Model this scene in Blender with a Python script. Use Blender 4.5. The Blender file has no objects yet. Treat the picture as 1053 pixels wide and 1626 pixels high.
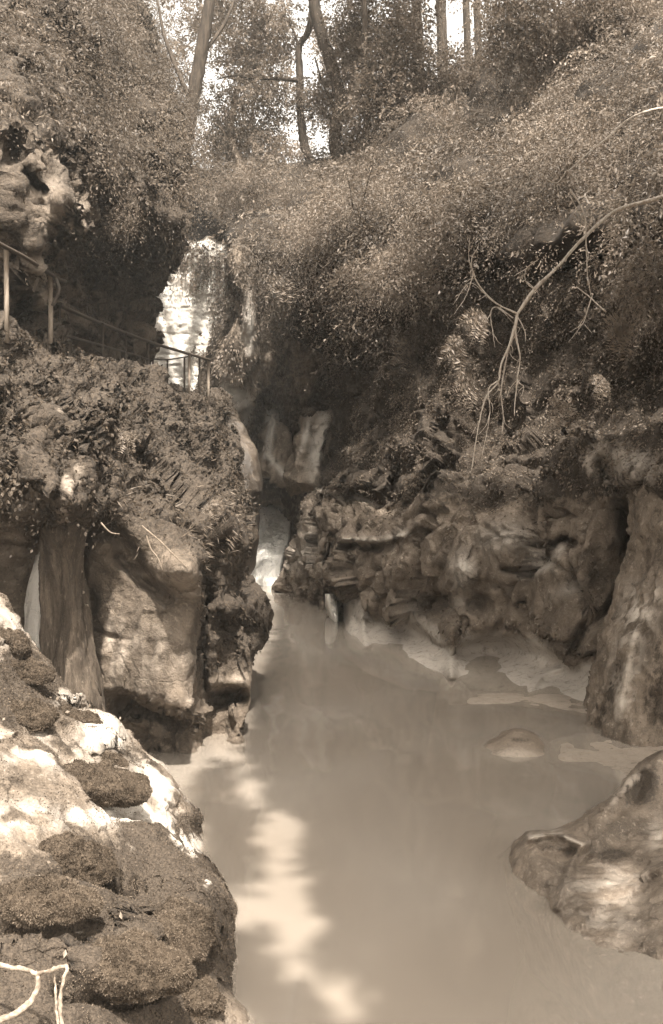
import bpy, math
import numpy as np

# ------------------------------------------------------------------ basics
scene = bpy.context.scene
COL = scene.collection
RNG = np.random.default_rng(7)
IW, IH, F = 1053.0, 1626.0, 1562.0          # picture frame and focal length in pixels
HOR = 735.0                                 # row of the horizon
PITCH = math.atan((IH / 2 - HOR) / F)
CH = 3.5                                    # eye height above the pool (pool is z = 0)


def P(px, py, d):
    """world point seen at (px, py) at distance d along the gorge"""
    px = np.asarray(px, float); py = np.asarray(py, float); d = np.asarray(d, float)
    cx = (px - IW / 2) / F; cy = (IH / 2 - py) / F
    c, s = math.cos(PITCH), math.sin(PITCH)
    ry = c + cy * s; rz = -s + cy * c
    t = d / ry
    return np.stack(np.broadcast_arrays(cx * t, d, CH + rz * t), -1)


def proj(p):
    c, s = math.cos(PITCH), math.sin(PITCH)
    y = p[..., 1]; z = p[..., 2] - CH
    f = np.maximum(y * c - z * s, .05); u = y * s + z * c
    return IW / 2 + F * p[..., 0] / f, IH / 2 - F * u / f


def pyz(d, z, px=IW / 2):
    """row at which height z shows at distance d"""
    return float(proj(np.array([0., d, z]))[1])


# ------------------------------------------------------------------ noise
_r = np.random.default_rng(11)
_perm = _r.permutation(256); _perm = np.concatenate([_perm, _perm, _perm])
_g = _r.normal(size=(256, 3)); _g /= np.linalg.norm(_g, axis=1)[:, None]


def perlin(p):
    pi = np.floor(p).astype(np.int64); pf = p - pi
    u = pf * pf * pf * (pf * (pf * 6 - 15) + 10)
    out = 0
    for dx in (0, 1):
        wx = u[..., 0] if dx else 1 - u[..., 0]
        for dy in (0, 1):
            wy = u[..., 1] if dy else 1 - u[..., 1]
            for dz in (0, 1):
                wz = u[..., 2] if dz else 1 - u[..., 2]
                h = _perm[_perm[_perm[(pi[..., 0] + dx) & 255] + ((pi[..., 1] + dy) & 255)] + ((pi[..., 2] + dz) & 255)]
                g = _g[h]
                out = out + wx * wy * wz * (g[..., 0] * (pf[..., 0] - dx) + g[..., 1] * (pf[..., 1] - dy) + g[..., 2] * (pf[..., 2] - dz))
    return out * 1.5


def fbm(p, s=1., o=5, g=.5, ridge=False):
    a, t, f = 1., 0., s
    for i in range(o):
        n = perlin(p * f + 17.3 * i)
        t = t + a * ((1 - 2 * np.abs(n)) if ridge else n)
        a *= g; f *= 2.03
    return t


def worley(p, s=1., seed=0):
    """distance to the nearest and second nearest feature point"""
    q = p * s; pi = np.floor(q).astype(np.int64)
    d1 = np.full(q.shape[:-1], 9.); d2 = d1.copy()
    for dx in (-1, 0, 1):
        for dy in (-1, 0, 1):
            for dz in (-1, 0, 1):
                c = pi + np.array([dx, dy, dz])
                h = _perm[_perm[_perm[(c[..., 0] + seed) & 255] + (c[..., 1] & 255)] + (c[..., 2] & 255)]
                f = c + np.stack([(h * 37 % 256) / 256., (h * 91 % 256) / 256., (h * 151 % 256) / 256.], -1)
                d = np.linalg.norm(q - f, axis=-1)
                m = d < d1
                d2 = np.where(m, d1, np.minimum(d2, d)); d1 = np.where(m, d, d1)
    return d1, d2


def facet(p, s=1., seed=0, warp=.25):
    """broken flat faces: every cell is a plane with a tilt and a step of its own"""
    q = p * s; q = q + warp * np.stack([fbm(q, 1.3, 3), fbm(q + 7, 1.3, 3), fbm(q + 13, 1.3, 3)], -1)
    pi = np.floor(q).astype(np.int64); best = np.full(q.shape[:-1], 9.); out = np.zeros_like(best)
    for dx in (-1, 0, 1):
        for dy in (-1, 0, 1):
            for dz in (-1, 0, 1):
                c = pi + np.array([dx, dy, dz])
                h = _perm[_perm[_perm[(c[..., 0] + seed) & 255] + (c[..., 1] & 255)] + (c[..., 2] & 255)]
                v = q - c - np.stack([(h * 37 % 256) / 256., (h * 91 % 256) / 256., (h * 151 % 256) / 256.], -1)
                d = np.linalg.norm(v, axis=-1); m = d < best
                best = np.where(m, d, best); out = np.where(m, (v * _g[h]).sum(-1) * .8 + ((h * 53 % 256) / 256. - .5) * .5, out)
    return out


def sstep(a, b, x):
    t = np.clip((x - a) / (b - a), 0, 1)
    return t * t * (3 - 2 * t)


# ------------------------------------------------------------------ mesh helpers
def mk_mesh(name, V, Fq, mats, attrs=None, smooth=True, mi=None):
    V = np.asarray(V, np.float32); Fq = np.asarray(Fq, np.int32)
    me = bpy.data.meshes.new(name)
    me.vertices.add(len(V)); me.vertices.foreach_set('co', V.ravel())
    if Fq.ndim == 2:
        n = Fq.shape[1]
        me.loops.add(Fq.size); me.loops.foreach_set('vertex_index', Fq.ravel())
        me.polygons.add(len(Fq))
        me.polygons.foreach_set('loop_start', np.arange(0, Fq.size, n, dtype=np.int32))
        me.polygons.foreach_set('loop_total', np.full(len(Fq), n, np.int32))
    if mi is not None:
        me.polygons.foreach_set('material_index', np.asarray(mi, np.int32))
    me.polygons.foreach_set('use_smooth', np.full(len(Fq), smooth))
    for k, a in (attrs or {}).items():
        at = me.attributes.new(k, 'FLOAT', 'POINT')
        at.data.foreach_set('value', np.asarray(a, np.float32).ravel())
    me.update(); me.validate()
    for m in (mats if isinstance(mats, (list, tuple)) else [mats]):
        me.materials.append(m)
    return me


def tag(o, label=None, cat=None, group=None, kind=None):
    if label: o['label'] = label
    if cat: o['category'] = cat
    if group: o['group'] = group
    if kind: o['kind'] = kind
    return o


def link(name, V, Fq, mats, attrs=None, smooth=True, parent=None, base=True, mi=None):
    V = np.asarray(V, float)
    if parent is not None:
        org = np.array(parent['_org'])
    elif base:
        lo, hi = V.min(0), V.max(0)
        org = np.array([(lo[0] + hi[0]) / 2, (lo[1] + hi[1]) / 2, lo[2]])
    else:
        org = np.zeros(3)
    o = bpy.data.objects.new(name, mk_mesh(name, V - org, Fq, mats, attrs, smooth, mi))
    if parent is None:
        o.location = org
    else:
        o.parent = parent
    o['_org'] = [float(c) for c in org]
    COL.objects.link(o)
    return o


def thing(name, loc):
    o = bpy.data.objects.new(name, None); o.location = [float(c) for c in loc]
    o['_org'] = [float(c) for c in loc]; o.empty_display_size = .2
    COL.objects.link(o); return o


def join(parts):
    """[(V, F)] -> V, F"""
    vs, fs, n = [], [], 0
    for v, f in parts:
        vs.append(v); fs.append(np.asarray(f) + n); n += len(v)
    return np.concatenate(vs), np.concatenate(fs)


def cr(ctrl, counts):
    """Catmull-Rom along axis 0 with the given samples per segment"""
    n = len(ctrl)
    pad = np.concatenate([2 * ctrl[:1] - ctrl[1:2], ctrl, 2 * ctrl[-1:] - ctrl[-2:-1]])
    out = []
    for i in range(n - 1):
        p0, p1, p2, p3 = pad[i], pad[i + 1], pad[i + 2], pad[i + 3]
        t = np.arange(counts[i]) / counts[i]
        t = t.reshape((-1,) + (1,) * (ctrl.ndim - 1))
        out.append(.5 * (2 * p1 + (p2 - p0) * t + (2 * p0 - 5 * p1 + 4 * p2 - p3) * t ** 2 + (3 * p1 - p0 - 3 * p2 + p3) * t ** 3))
    out.append(ctrl[-1:])
    return np.concatenate(out)


def gnorm(G):
    du = np.gradient(G, axis=1); dv = np.gradient(G, axis=0)
    n = np.cross(du, dv); n /= np.linalg.norm(n, axis=-1)[..., None] + 1e-9
    return n


class Relief:
    """A rock skin lofted through control rows of (px, py, d), with noise pushed along its normals."""

    def __init__(s, rows, px=2.6, lo=6, hi=160):
        C = P(*np.moveaxis(np.array(rows, float), -1, 0))
        A = np.array(rows, float)[..., :2]
        mp = np.mean(np.array(rows, float)[..., 2])
        def cnt(ax):
            L = np.linalg.norm(np.diff(C, axis=ax), axis=-1) * F / mp / px
            return np.clip(np.ceil(L.mean(axis=1 - ax)), lo, hi).astype(int)
        s.G = cr(np.swapaxes(cr(np.swapaxes(C, 0, 1), cnt(1)), 0, 1), cnt(0))
        s.fix()

    def fix(s):
        n = gnorm(s.G)
        view = s.G - np.array([0, 0, CH])
        if (n * view).sum(-1).mean() > 0: n = -n; s.flip = True
        else: s.flip = False
        s.N = n
        s.px, s.py = proj(s.G)

    def push(s, a):
        s.G = s.G + s.N * a[..., None]; s.fix()

    def pull(s, a):
        """move along the line of sight, positive = away"""
        v = s.G - np.array([0, 0, CH]); v /= np.linalg.norm(v, axis=-1)[..., None]
        s.G = s.G + v * a[..., None]; s.fix()

    def stroke(s, pts, w):
        """soft mask (0..1) round a polyline in picture pixels"""
        d = np.full(s.px.shape, 1e9)
        for (x0, y0), (x1, y1) in zip(pts[:-1], pts[1:]):
            vx, vy = x1 - x0, y1 - y0; L = vx * vx + vy * vy + 1e-9
            t = np.clip(((s.px - x0) * vx + (s.py - y0) * vy) / L, 0, 1)
            d = np.minimum(d, np.hypot(s.px - x0 - t * vx, s.py - y0 - t * vy))
        return np.exp(-(d / w) ** 2)

    def blob(s, x, y, rx, ry, rot=0.):
        c, n = math.cos(math.radians(rot)), math.sin(math.radians(rot))
        dx, dy = s.px - x, s.py - y
        return np.exp(-(((dx * c + dy * n) / rx) ** 2 + ((-dx * n + dy * c) / ry) ** 2))

    def poly(s, pts, soft=0):
        return inpoly(s.px, s.py, pts)

    def mesh(s, back=6., bdir=(0, 1, -.1)):
        """closed solid: the skin plus a back pushed away behind it"""
        nv, nu = s.G.shape[:2]
        V = s.G.reshape(-1, 3)
        idx = np.arange(nv * nu).reshape(nv, nu)
        q = np.stack([idx[:-1, :-1], idx[:-1, 1:], idx[1:, 1:], idx[1:, :-1]], -1).reshape(-1, 4)
        ring = np.concatenate([idx[0, :-1], idx[:-1, -1], idx[-1, :0:-1], idx[:0:-1, 0]])
        b = V[ring] + np.array(bdir) * back
        n0 = len(V); k = len(ring)
        rb = n0 + np.arange(k); c = n0 + k
        V2 = np.concatenate([V, b, b.mean(0)[None] + np.array(bdir) * back * .3])
        nx = np.roll(np.arange(k), -1)
        q2 = np.stack([ring[nx], ring, rb, rb[nx]], -1)
        q3 = np.stack([rb[nx], rb, np.full(k, c), np.full(k, c)], -1)
        Fq = np.concatenate([q, q2]); tri = q3[:, :3]
        if not s.flip: pass
        s.nface = len(q)
        # triangles of the cap as quads with a middle point on the rim
        m = (V2[rb] + V2[c]) / 2; im = len(V2) + np.arange(k)
        V2 = np.concatenate([V2, m])
        Fq = np.concatenate([Fq, np.stack([rb[nx], rb, im, im[nx]], -1)])
        capf = np.stack([im[nx], im], -1)
        s.pad = len(V2) - nv * nu
        # close the last fan with quads of two segments
        if k % 2: capf = capf[:-1]
        a = im[np.arange(0, k - 1, 2)]; bq = im[np.arange(1, k, 2)[:len(a)]]; cq = im[(np.arange(2, k + 1, 2) % k)[:len(a)]]
        Fq = np.concatenate([Fq, np.stack([cq, bq, a, np.full(len(a), c)], -1)])
        if s.flip: Fq = Fq[:, ::-1]
        return V2, Fq

    def attr(s, a, v=0.):
        return np.concatenate([np.asarray(a, float).ravel(), np.full(s.pad, v)])

    def build(s, name, mat, moss=None, pale=None, back=6., bdir=(0, 1, -.1), parent=None):
        V, Fq = s.mesh(back, bdir)
        at = {'moss': s.attr(moss if moss is not None else np.zeros(s.px.shape)),
              'pale': s.attr(pale if pale is not None else np.zeros(s.px.shape))}
        return link(name, V, Fq, mat, at, parent=parent)

    def sample(s, mask, n, rng=RNG):
        """n random points on the skin where mask is high -> pos, normal"""
        G = s.G
        a = np.linalg.norm(np.cross(G[1:, :-1] - G[:-1, :-1], G[:-1, 1:] - G[:-1, :-1]), axis=-1)
        w = (a * np.clip((mask[1:, 1:] + mask[:-1, :-1]) / 2, 0, 1)).ravel()
        c = np.cumsum(w); c /= c[-1]
        i = np.searchsorted(c, rng.random(n))
        r, q = np.unravel_index(np.minimum(i, len(w) - 1), a.shape)
        u, v = rng.random(n)[:, None], rng.random(n)[:, None]
        p = (G[r, q] * (1 - u) + G[r, q + 1] * u) * (1 - v) + (G[r + 1, q] * (1 - u) + G[r + 1, q + 1] * u) * v
        return p, s.N[r, q]


def inpoly(x, y, pts):
    r = np.zeros(np.shape(x), bool); n = len(pts)
    for i in range(n):
        x0, y0 = pts[i]; x1, y1 = pts[(i + 1) % n]
        c = ((y0 > y) != (y1 > y)) & (x < (x1 - x0) * (y - y0) / ((y1 - y0) or 1e-9) + x0)
        r ^= c
    return r


def unit(v):
    return v / (np.linalg.norm(v, axis=-1)[..., None] + 1e-9)


def leaves(pos, axis, size, aspect=.5, spread=1., rng=RNG, fold=.25):
    """one folded four-corner leaf per point"""
    n = len(pos)
    a = unit(axis + rng.normal(size=(n, 3)) * .45 * spread)
    b = unit(np.cross(a, rng.normal(size=(n, 3))))
    c = np.cross(a, b)
    L = (size * rng.uniform(.6, 1.35, n))[:, None]
    w = L * aspect * .5
    v = np.stack([pos, pos + a * L * .45 + b * w + c * w * fold, pos + a * L, pos + a * L * .45 - b * w + c * w * fold], 1).reshape(-1, 3)
    f = np.arange(4 * n).reshape(n, 4)
    return v, f, np.repeat(rng.random(n), 4)


def tube(pts, rad, sides=6, sub=6):
    pts = np.asarray(pts, float); rad = np.asarray(rad, float)
    if sub > 1:
        pr = cr(np.concatenate([pts, rad[:, None]], 1), [sub] * (len(pts) - 1))
        pts, rad = pr[:, :3], np.maximum(pr[:, 3], .0005)
    t = unit(np.gradient(pts, axis=0))
    up = np.array([.31, .2, .93]); u = unit(np.cross(t, up)); v = np.cross(t, u)
    a = np.linspace(0, 2 * math.pi, sides, endpoint=False)
    ring = pts[:, None] + rad[:, None, None] * (np.cos(a)[None, :, None] * u[:, None] + np.sin(a)[None, :, None] * v[:, None])
    V = ring.reshape(-1, 3); n = len(pts)
    i = np.arange(n - 1)[:, None] * sides; j = np.arange(sides)[None]; k = (j + 1) % sides
    f = np.stack([i + j, i + k, i + sides + k, i + sides + j], -1).reshape(-1, 4)
    e = []
    for base in (0, (n - 1) * sides):           # end caps
        for q in range(1, sides - 1, 2):
            e.append([base, base + q, base + q + 1, base + (q + 2) % sides])
    return V, np.concatenate([f, np.array(e)])


def pxl(pts, d=None):
    """polyline in pixels (+ distance) -> world points"""
    a = np.array(pts, float)
    if d is not None: a = np.concatenate([a, np.broadcast_to(np.asarray(d, float).reshape(-1, 1), (len(a), 1))], 1)
    return P(a[:, 0], a[:, 1], a[:, 2])


# ------------------------------------------------------------------ materials (the photograph is a sepia print: everything has a sepia hue)
def sep(v):
    t = min(1, v / .62)
    lo, hi = np.array([1.30, .945, .64]), np.array([1.06, .99, .88])
    c = v * (lo + (hi - lo) * t)
    return (float(c[0]), float(c[1]), float(c[2]), 1)


class NT:
    def __init__(s, name):
        s.m = bpy.data.materials.new(name); s.m.use_nodes = True
        s.t = s.m.node_tree; s.t.nodes.clear()
        s.out = s.t.nodes.new('ShaderNodeOutputMaterial')

    def n(s, typ, **kw):
        o = s.t.nodes.new(typ)
        for k, v in kw.items():
            if k in o.inputs: s.set(o.inputs[k], v)
            else: setattr(o, k, v)
        return o

    def set(s, sock, v):
        if isinstance(v, bpy.types.NodeSocket): s.t.links.new(v, sock)
        else: sock.default_value = v

    def noise(s, vec, scale, detail=6, rough=.6, dist=0.):
        o = s.n('ShaderNodeTexNoise', Scale=scale, Detail=detail, Roughness=rough, Distortion=dist)
        s.set(o.inputs['Vector'], vec); return o.outputs['Fac']

    def ramp(s, fac, a, b, ca=0., cb=1.):
        o = s.n('ShaderNodeMapRange'); o.interpolation_type = 'SMOOTHSTEP'
        s.set(o.inputs[0], fac); o.inputs[1].default_value = a; o.inputs[2].default_value = b
        o.inputs[3].default_value = ca; o.inputs[4].default_value = cb
        return o.outputs[0]

    def mix(s, fac, a, b):
        o = s.n('ShaderNodeMix'); o.data_type = 'RGBA'
        s.set(o.inputs[0], fac); s.set(o.inputs[6], a); s.set(o.inputs[7], b)
        return o.outputs[2]

    def math(s, op, a, b=0.):
        o = s.n('ShaderNodeMath'); o.operation = op
        s.set(o.inputs[0], a); s.set(o.inputs[1], b); return o.outputs[0]

    def attr(s, name):
        return s.n('ShaderNodeAttribute', attribute_name=name).outputs['Fac']

    def coord(s, sc=(1, 1, 1)):
        g = s.n('ShaderNodeNewGeometry').outputs['Position']
        m = s.n('ShaderNodeMapping'); s.set(m.inputs[0], g); m.inputs['Scale'].default_value = sc
        return m.outputs[0]

    def bump(s, h, dist, strength=1., nrm=None):
        o = s.n('ShaderNodeBump', Strength=strength, Distance=dist); s.set(o.inputs['Height'], h)
        if nrm is not None: s.set(o.inputs['Normal'], nrm)
        return o.outputs[0]

    def done(s, sh):
        s.t.links.new(sh, s.out.inputs['Surface']); return s.m


def m_rock(name, base, dark, light, moss=.03, k=1., streak=.35, rough=.85, bump=1., sc=(1, 1, 1), spec=.3, patch=(.56, .70), crk=.25):
    t = NT(name); v = t.coord(sc); vs = t.coord((2.4 * sc[0], 2.4 * sc[1], .3 * sc[2]))
    n1 = t.noise(v, 1.1 * k, 9, .66, .35); n2 = t.noise(v, 5 * k, 8, .7, .2); n3 = t.noise(v, 26 * k, 6, .7)
    st = t.noise(vs, 2.0 * k, 7, .65, .3)
    vo = t.n('ShaderNodeTexVoronoi', Scale=1.7 * k, feature='DISTANCE_TO_EDGE'); t.set(vo.inputs['Vector'], t.n('ShaderNodeVectorMath', operation='ADD').outputs[0])
    add = vo.inputs['Vector'].links[0].from_node
    t.set(add.inputs[0], v); nz = t.n('ShaderNodeTexNoise', Scale=2.2 * k, Detail=5); t.set(nz.inputs['Vector'], v); t.set(add.inputs[1], nz.outputs['Color'])
    crack = t.ramp(vo.outputs['Distance'], .0, .035)
    c = t.mix(t.ramp(n1, .34, .66), sep(dark), sep(base))
    c = t.mix(t.math('MULTIPLY', t.ramp(st, .42, .68), streak), c, sep(dark * .75))
    c = t.mix(t.ramp(n2, patch[0], patch[1]), c, sep(light))
    c = t.mix(t.ramp(n2, .44, .30), c, sep(dark * .7))
    c = t.mix(t.math('MULTIPLY', t.ramp(n3, .52, .72), .55), c, sep(light))
    c = t.mix(t.math('MULTIPLY', t.ramp(n3, .46, .28), .6), c, sep(dark * .6))
    c = t.mix(t.math('MULTIPLY', t.attr('pale'), t.ramp(n2, .22, .5)), c, sep(min(.75, light * 1.5)))
    mo = t.math('ADD', t.attr('moss'), t.math('MULTIPLY', t.math('SUBTRACT', n2, .5), 1.3))
    mo = t.ramp(mo, .34, .62)
    mc = t.mix(t.ramp(n3, .35, .65), sep(moss * .55), sep(moss * 1.5))
    c = t.mix(mo, c, mc)
    c = t.mix(t.math('MULTIPLY', t.math('SUBTRACT', 1., crack), crk), c, sep(dark * .35))
    h = t.math('ADD', t.math('MULTIPLY', n2, .7), t.math('MULTIPLY', n3, .3))
    h = t.math('ADD', h, t.math('MULTIPLY', crack, crk * .25))
    b = t.bump(h, .10 * bump / k)
    p = t.n('ShaderNodeBsdfPrincipled', Roughness=rough); t.set(p.inputs['Base Color'], c); t.set(p.inputs['Normal'], b)
    p.inputs['Specular IOR Level'].default_value = spec
    return t.done(p.outputs[0])


def m_leaf(name, lo, hi, trans=.35, rough=.5, spec=.35, ns=.55):
    t = NT(name)
    r = t.attr('rnd'); n = t.noise(t.coord(), ns, 4, .6)
    f = t.math('ADD', t.math('MULTIPLY', r, .6), t.ramp(n, .38, .62, -.08, .42))
    c = t.mix(f, sep(lo), sep(hi))
    p = t.n('ShaderNodeBsdfPrincipled', Roughness=rough); t.set(p.inputs['Base Color'], c)
    p.inputs['Specular IOR Level'].default_value = spec
    q = t.n('ShaderNodeBsdfTranslucent'); t.set(q.inputs['Color'], c)
    x = t.n('ShaderNodeMixShader'); x.inputs[0].default_value = trans
    t.t.links.new(p.outputs[0], x.inputs[1]); t.t.links.new(q.outputs[0], x.inputs[2])
    return t.done(x.outputs[0])


def m_plain(name, v, v2=None, scale=8., rough=.8, stretch=(1, 1, 1), bump=.01, spec=.3):
    t = NT(name); c = t.coord(stretch); n = t.noise(c, scale, 6, .65)
    col = t.mix(t.ramp(n, .35, .65), sep(v), sep(v2 if v2 is not None else v * 1.4))
    p = t.n('ShaderNodeBsdfPrincipled', Roughness=rough); t.set(p.inputs['Base Color'], col)
    p.inputs['Specular IOR Level'].default_value = spec
    t.set(p.inputs['Normal'], t.bump(n, bump))
    return t.done(p.outputs[0])


M = {}
M['cliff'] = m_rock('cliff_limestone', .13, .05, .20, moss=0.045, k=1.0, streak=.5)
M['cliff_r'] = m_rock('mossy_limestone', .19, .085, .31, moss=0.039, k=1.4, streak=.35, bump=1.5, patch=(.58, .68))
M['buttress'] = m_rock('buttress_limestone', .17, .055, .28, moss=.04, k=2.2, streak=.5, bump=1.0, sc=(1, 1, .6))
M['sculpt'] = m_rock('sculpted_limestone', .16, .06, .27, moss=.045, k=2.6, streak=.1, bump=.7, rough=.6, spec=.4)
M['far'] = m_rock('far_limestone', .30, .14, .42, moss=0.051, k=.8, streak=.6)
M['boulder'] = m_rock('boulder_limestone', .17, .07, .33, moss=0.045, k=2.4, streak=.1, bump=.8)
M['bank'] = m_rock('bank_limestone', .2, .07, .3, moss=0.048, k=2.0, streak=.3, bump=.6)
M['smooth'] = m_rock('water_worn_limestone', .17, .10, .24, moss=0.060, k=1.4, streak=.15, bump=.35, rough=.6, spec=.4)
M['bed'] = m_rock('river_bed_stone', .46, .30, .56, moss=0.120, k=.9, streak=0, bump=.3)
M['slab'] = m_rock('wet_slab', .08, .03, .11, moss=0.036, k=.8, streak=.7, rough=.45, bump=.6, spec=.5)
M['lit'] = m_rock('sunlit_slab', .24, .10, .36, moss=0.048, k=1.2, streak=.4, bump=.7)  # lighter stone for the lit slabs, their sunlight put into the colour
M['soil'] = m_plain('dark_soil', 0.014, 0.03, 3., .95, bump=.05)
M['moss'] = m_leaf('moss_blades', 0.02, 0.15, .25, .8, .1, 4.)
M['cliffmoss'] = m_leaf('cliff_moss', .018, .09, .25, .8, .1, 2.)
M['mossbed'] = m_plain('moss_bed', 0.03, 0.065, 22., .95, bump=.03, spec=.1)
M['ivy'] = m_leaf('ivy_leaves', 0.018, 0.1, .25, .6, .2, 1.6)
M['leaf_r'] = m_leaf('hillside_leaves', 0.04, 0.220, .35, .5, .35)
M['leaf_t'] = m_leaf('tree_leaves', 0.05, 0.23, .45, .5, .3)
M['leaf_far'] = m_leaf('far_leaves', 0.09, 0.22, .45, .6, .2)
M['leaf_l'] = m_leaf('left_bank_leaves', 0.035, 0.16, .35, .5, .3)
M['ivy_r'] = m_leaf('shade_ivy', 0.05, 0.2, .3, .5, .3)
M['palefern'] = m_leaf('pale_ivy', 0.18, 0.3, .3, .5, .3)
M['fern'] = m_leaf('fern_fronds', 0.09, 0.22, .35, .5, .3)
M['bark'] = m_plain('dark_bark', 0.022, 0.05, 5., .9, (3, 3, .5), .03)
M['palebark'] = m_plain('pale_bark', 0.16, 0.3, 6., .85, (3, 3, .6), .02)
M['dead'] = m_plain('bare_grey_wood', 0.26, 0.44, 10., .75, (3, 3, 1), .006)
M['drift'] = m_plain('bleached_wood', 0.10, 0.26, 14., .8, (2, 2, 2), .006)
M['root'] = m_plain('dry_roots', 0.11, 0.2, 12., .9, (2, 2, 1), .01)
M['iron'] = m_plain('dark_painted_iron', 0.035, 0.06, 18., .55, bump=.002, spec=.5)
M['litpost'] = m_plain('sunlit_post', 0.2, 0.3, 14., .8, (3, 3, .6), .006)  # posts in sun: the light on them is put into the colour
M['trunk'] = m_rock('fibrous_bark', .11, .045, .19, moss=0.042, k=2.4, streak=.8, sc=(2.2, 2.2, .35), bump=1.2)


def m_water():
    t = NT('river_water'); v = t.coord((1, .7, 1))
    n = t.noise(v, .5, 1, .5); n2 = t.noise(v, 1.6, 1, .5)
    h = t.math('ADD', n, t.math('MULTIPLY', n2, .16))
    b = t.bump(h, .10, .55)
    d = t.n('ShaderNodeBsdfDiffuse'); t.set(d.inputs['Color'], t.mix(t.ramp(n, .3, .7), sep(.33), sep(.40)))
    tr = t.n('ShaderNodeBsdfTransparent'); tr.inputs['Color'].default_value = (.96, .95, .92, 1)
    g = t.n('ShaderNodeBsdfGlossy', Roughness=.06); t.set(g.inputs['Normal'], b)
    g.inputs['Color'].default_value = (1, 1, 1, 1)
    x = t.n('ShaderNodeMixShader'); x.inputs[0].default_value = .5
    t.t.links.new(d.outputs[0], x.inputs[1]); t.t.links.new(tr.outputs[0], x.inputs[2])
    fr = t.n('ShaderNodeFresnel', IOR=1.6)
    y = t.n('ShaderNodeMixShader'); t.set(y.inputs[0], fr.outputs[0])
    t.t.links.new(x.outputs[0], y.inputs[1]); t.t.links.new(g.outputs[0], y.inputs[2])
    va = t.n('ShaderNodeVolumeAbsorption', Density=.9); va.inputs['Color'].default_value = (.42, .38, .32, 1)
    t.t.links.new(va.outputs[0], t.out.inputs['Volume'])
    return t.done(y.outputs[0])


M['water'] = m_water()


def m_foam():
    t = NT('white_water'); v = t.coord((6, 6, .7)); n = t.noise(v, 1.2, 5, .6, .4)
    d = t.n('ShaderNodeBsdfPrincipled', Roughness=.55); t.set(d.inputs['Base Color'], t.mix(t.ramp(n, .3, .62), sep(.82), sep(.93)))
    t.set(d.inputs['Normal'], t.bump(n, .12))
    return t.done(d.outputs[0])


M['foam'] = m_foam()

# ------------------------------------------------------------------ world, sun, camera
SUN = np.array([.10, -.46, .88]); SUN /= np.linalg.norm(SUN)
elev = math.asin(SUN[2])
w = bpy.data.worlds.new('World'); scene.world = w; w.use_nodes = True
nt = w.node_tree; bg = nt.nodes['Background']
sky = nt.nodes.new('ShaderNodeTexSky'); sky.sky_type = 'NISHITA'; sky.sun_disc = False
sky.sun_elevation = elev; sky.sun_rotation = math.atan2(SUN[0], SUN[1]); sky.dust_density = 4.0; sky.air_density = 1.2
bw = nt.nodes.new('ShaderNodeRGBToBW'); nt.links.new(sky.outputs[0], bw.inputs[0])
tint = nt.nodes.new('ShaderNodeMix'); tint.data_type = 'RGBA'; tint.blend_type = 'MULTIPLY'; tint.inputs[0].default_value = 1
nt.links.new(bw.outputs[0], tint.inputs[6]); tint.inputs[7].default_value = (1.04, .99, .92, 1)   # a monochrome print: the sky is cream
nt.links.new(tint.outputs[2], bg.inputs['Color']); bg.inputs['Strength'].default_value = .15

sd = bpy.data.lights.new('sun', 'SUN'); sd.energy = 2.4; sd.angle = math.radians(1.2); sd.color = (1, .96, .9)
so = bpy.data.objects.new('sun', sd); COL.objects.link(so)
from mathutils import Vector
so.rotation_euler = Vector([float(-c) for c in SUN]).to_track_quat('-Z', 'Y').to_euler(); so.location = (8, -6, 30)

cd = bpy.data.cameras.new('camera'); cam = bpy.data.objects.new('camera', cd); COL.objects.link(cam)
cam.location = (0, 0, CH); cam.rotation_euler = (math.pi / 2 - PITCH, 0, 0)
cd.sensor_fit = 'VERTICAL'; cd.sensor_height = 36; cd.lens = 36 * F / IH; cd.clip_end = 500
scene.camera = cam
vs = scene.view_settings; vs.view_transform = 'Standard'; vs.look = 'None'; vs.gamma = 1; vs.exposure = 2.38
try: scene.display_settings.display_device = 'sRGB'
except Exception: pass
cy = scene.cycles; cy.max_bounces = 6; cy.transparent_max_bounces = 8; cy.diffuse_bounces = 4; cy.glossy_bounces = 2
cy.caustics_reflective = False; cy.caustics_refractive = False; cy.use_denoising = True

# ================================================================== THE GORGE
# ------------------------------------------------------------------ cliff on the left, with the path ledge on top
def Lrow(y, xs, ds):
    ys = y if isinstance(y, (list, tuple)) else [y] * len(xs)
    return [(x, yy, d) for x, yy, d in zip(xs, ys, ds)]


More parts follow.
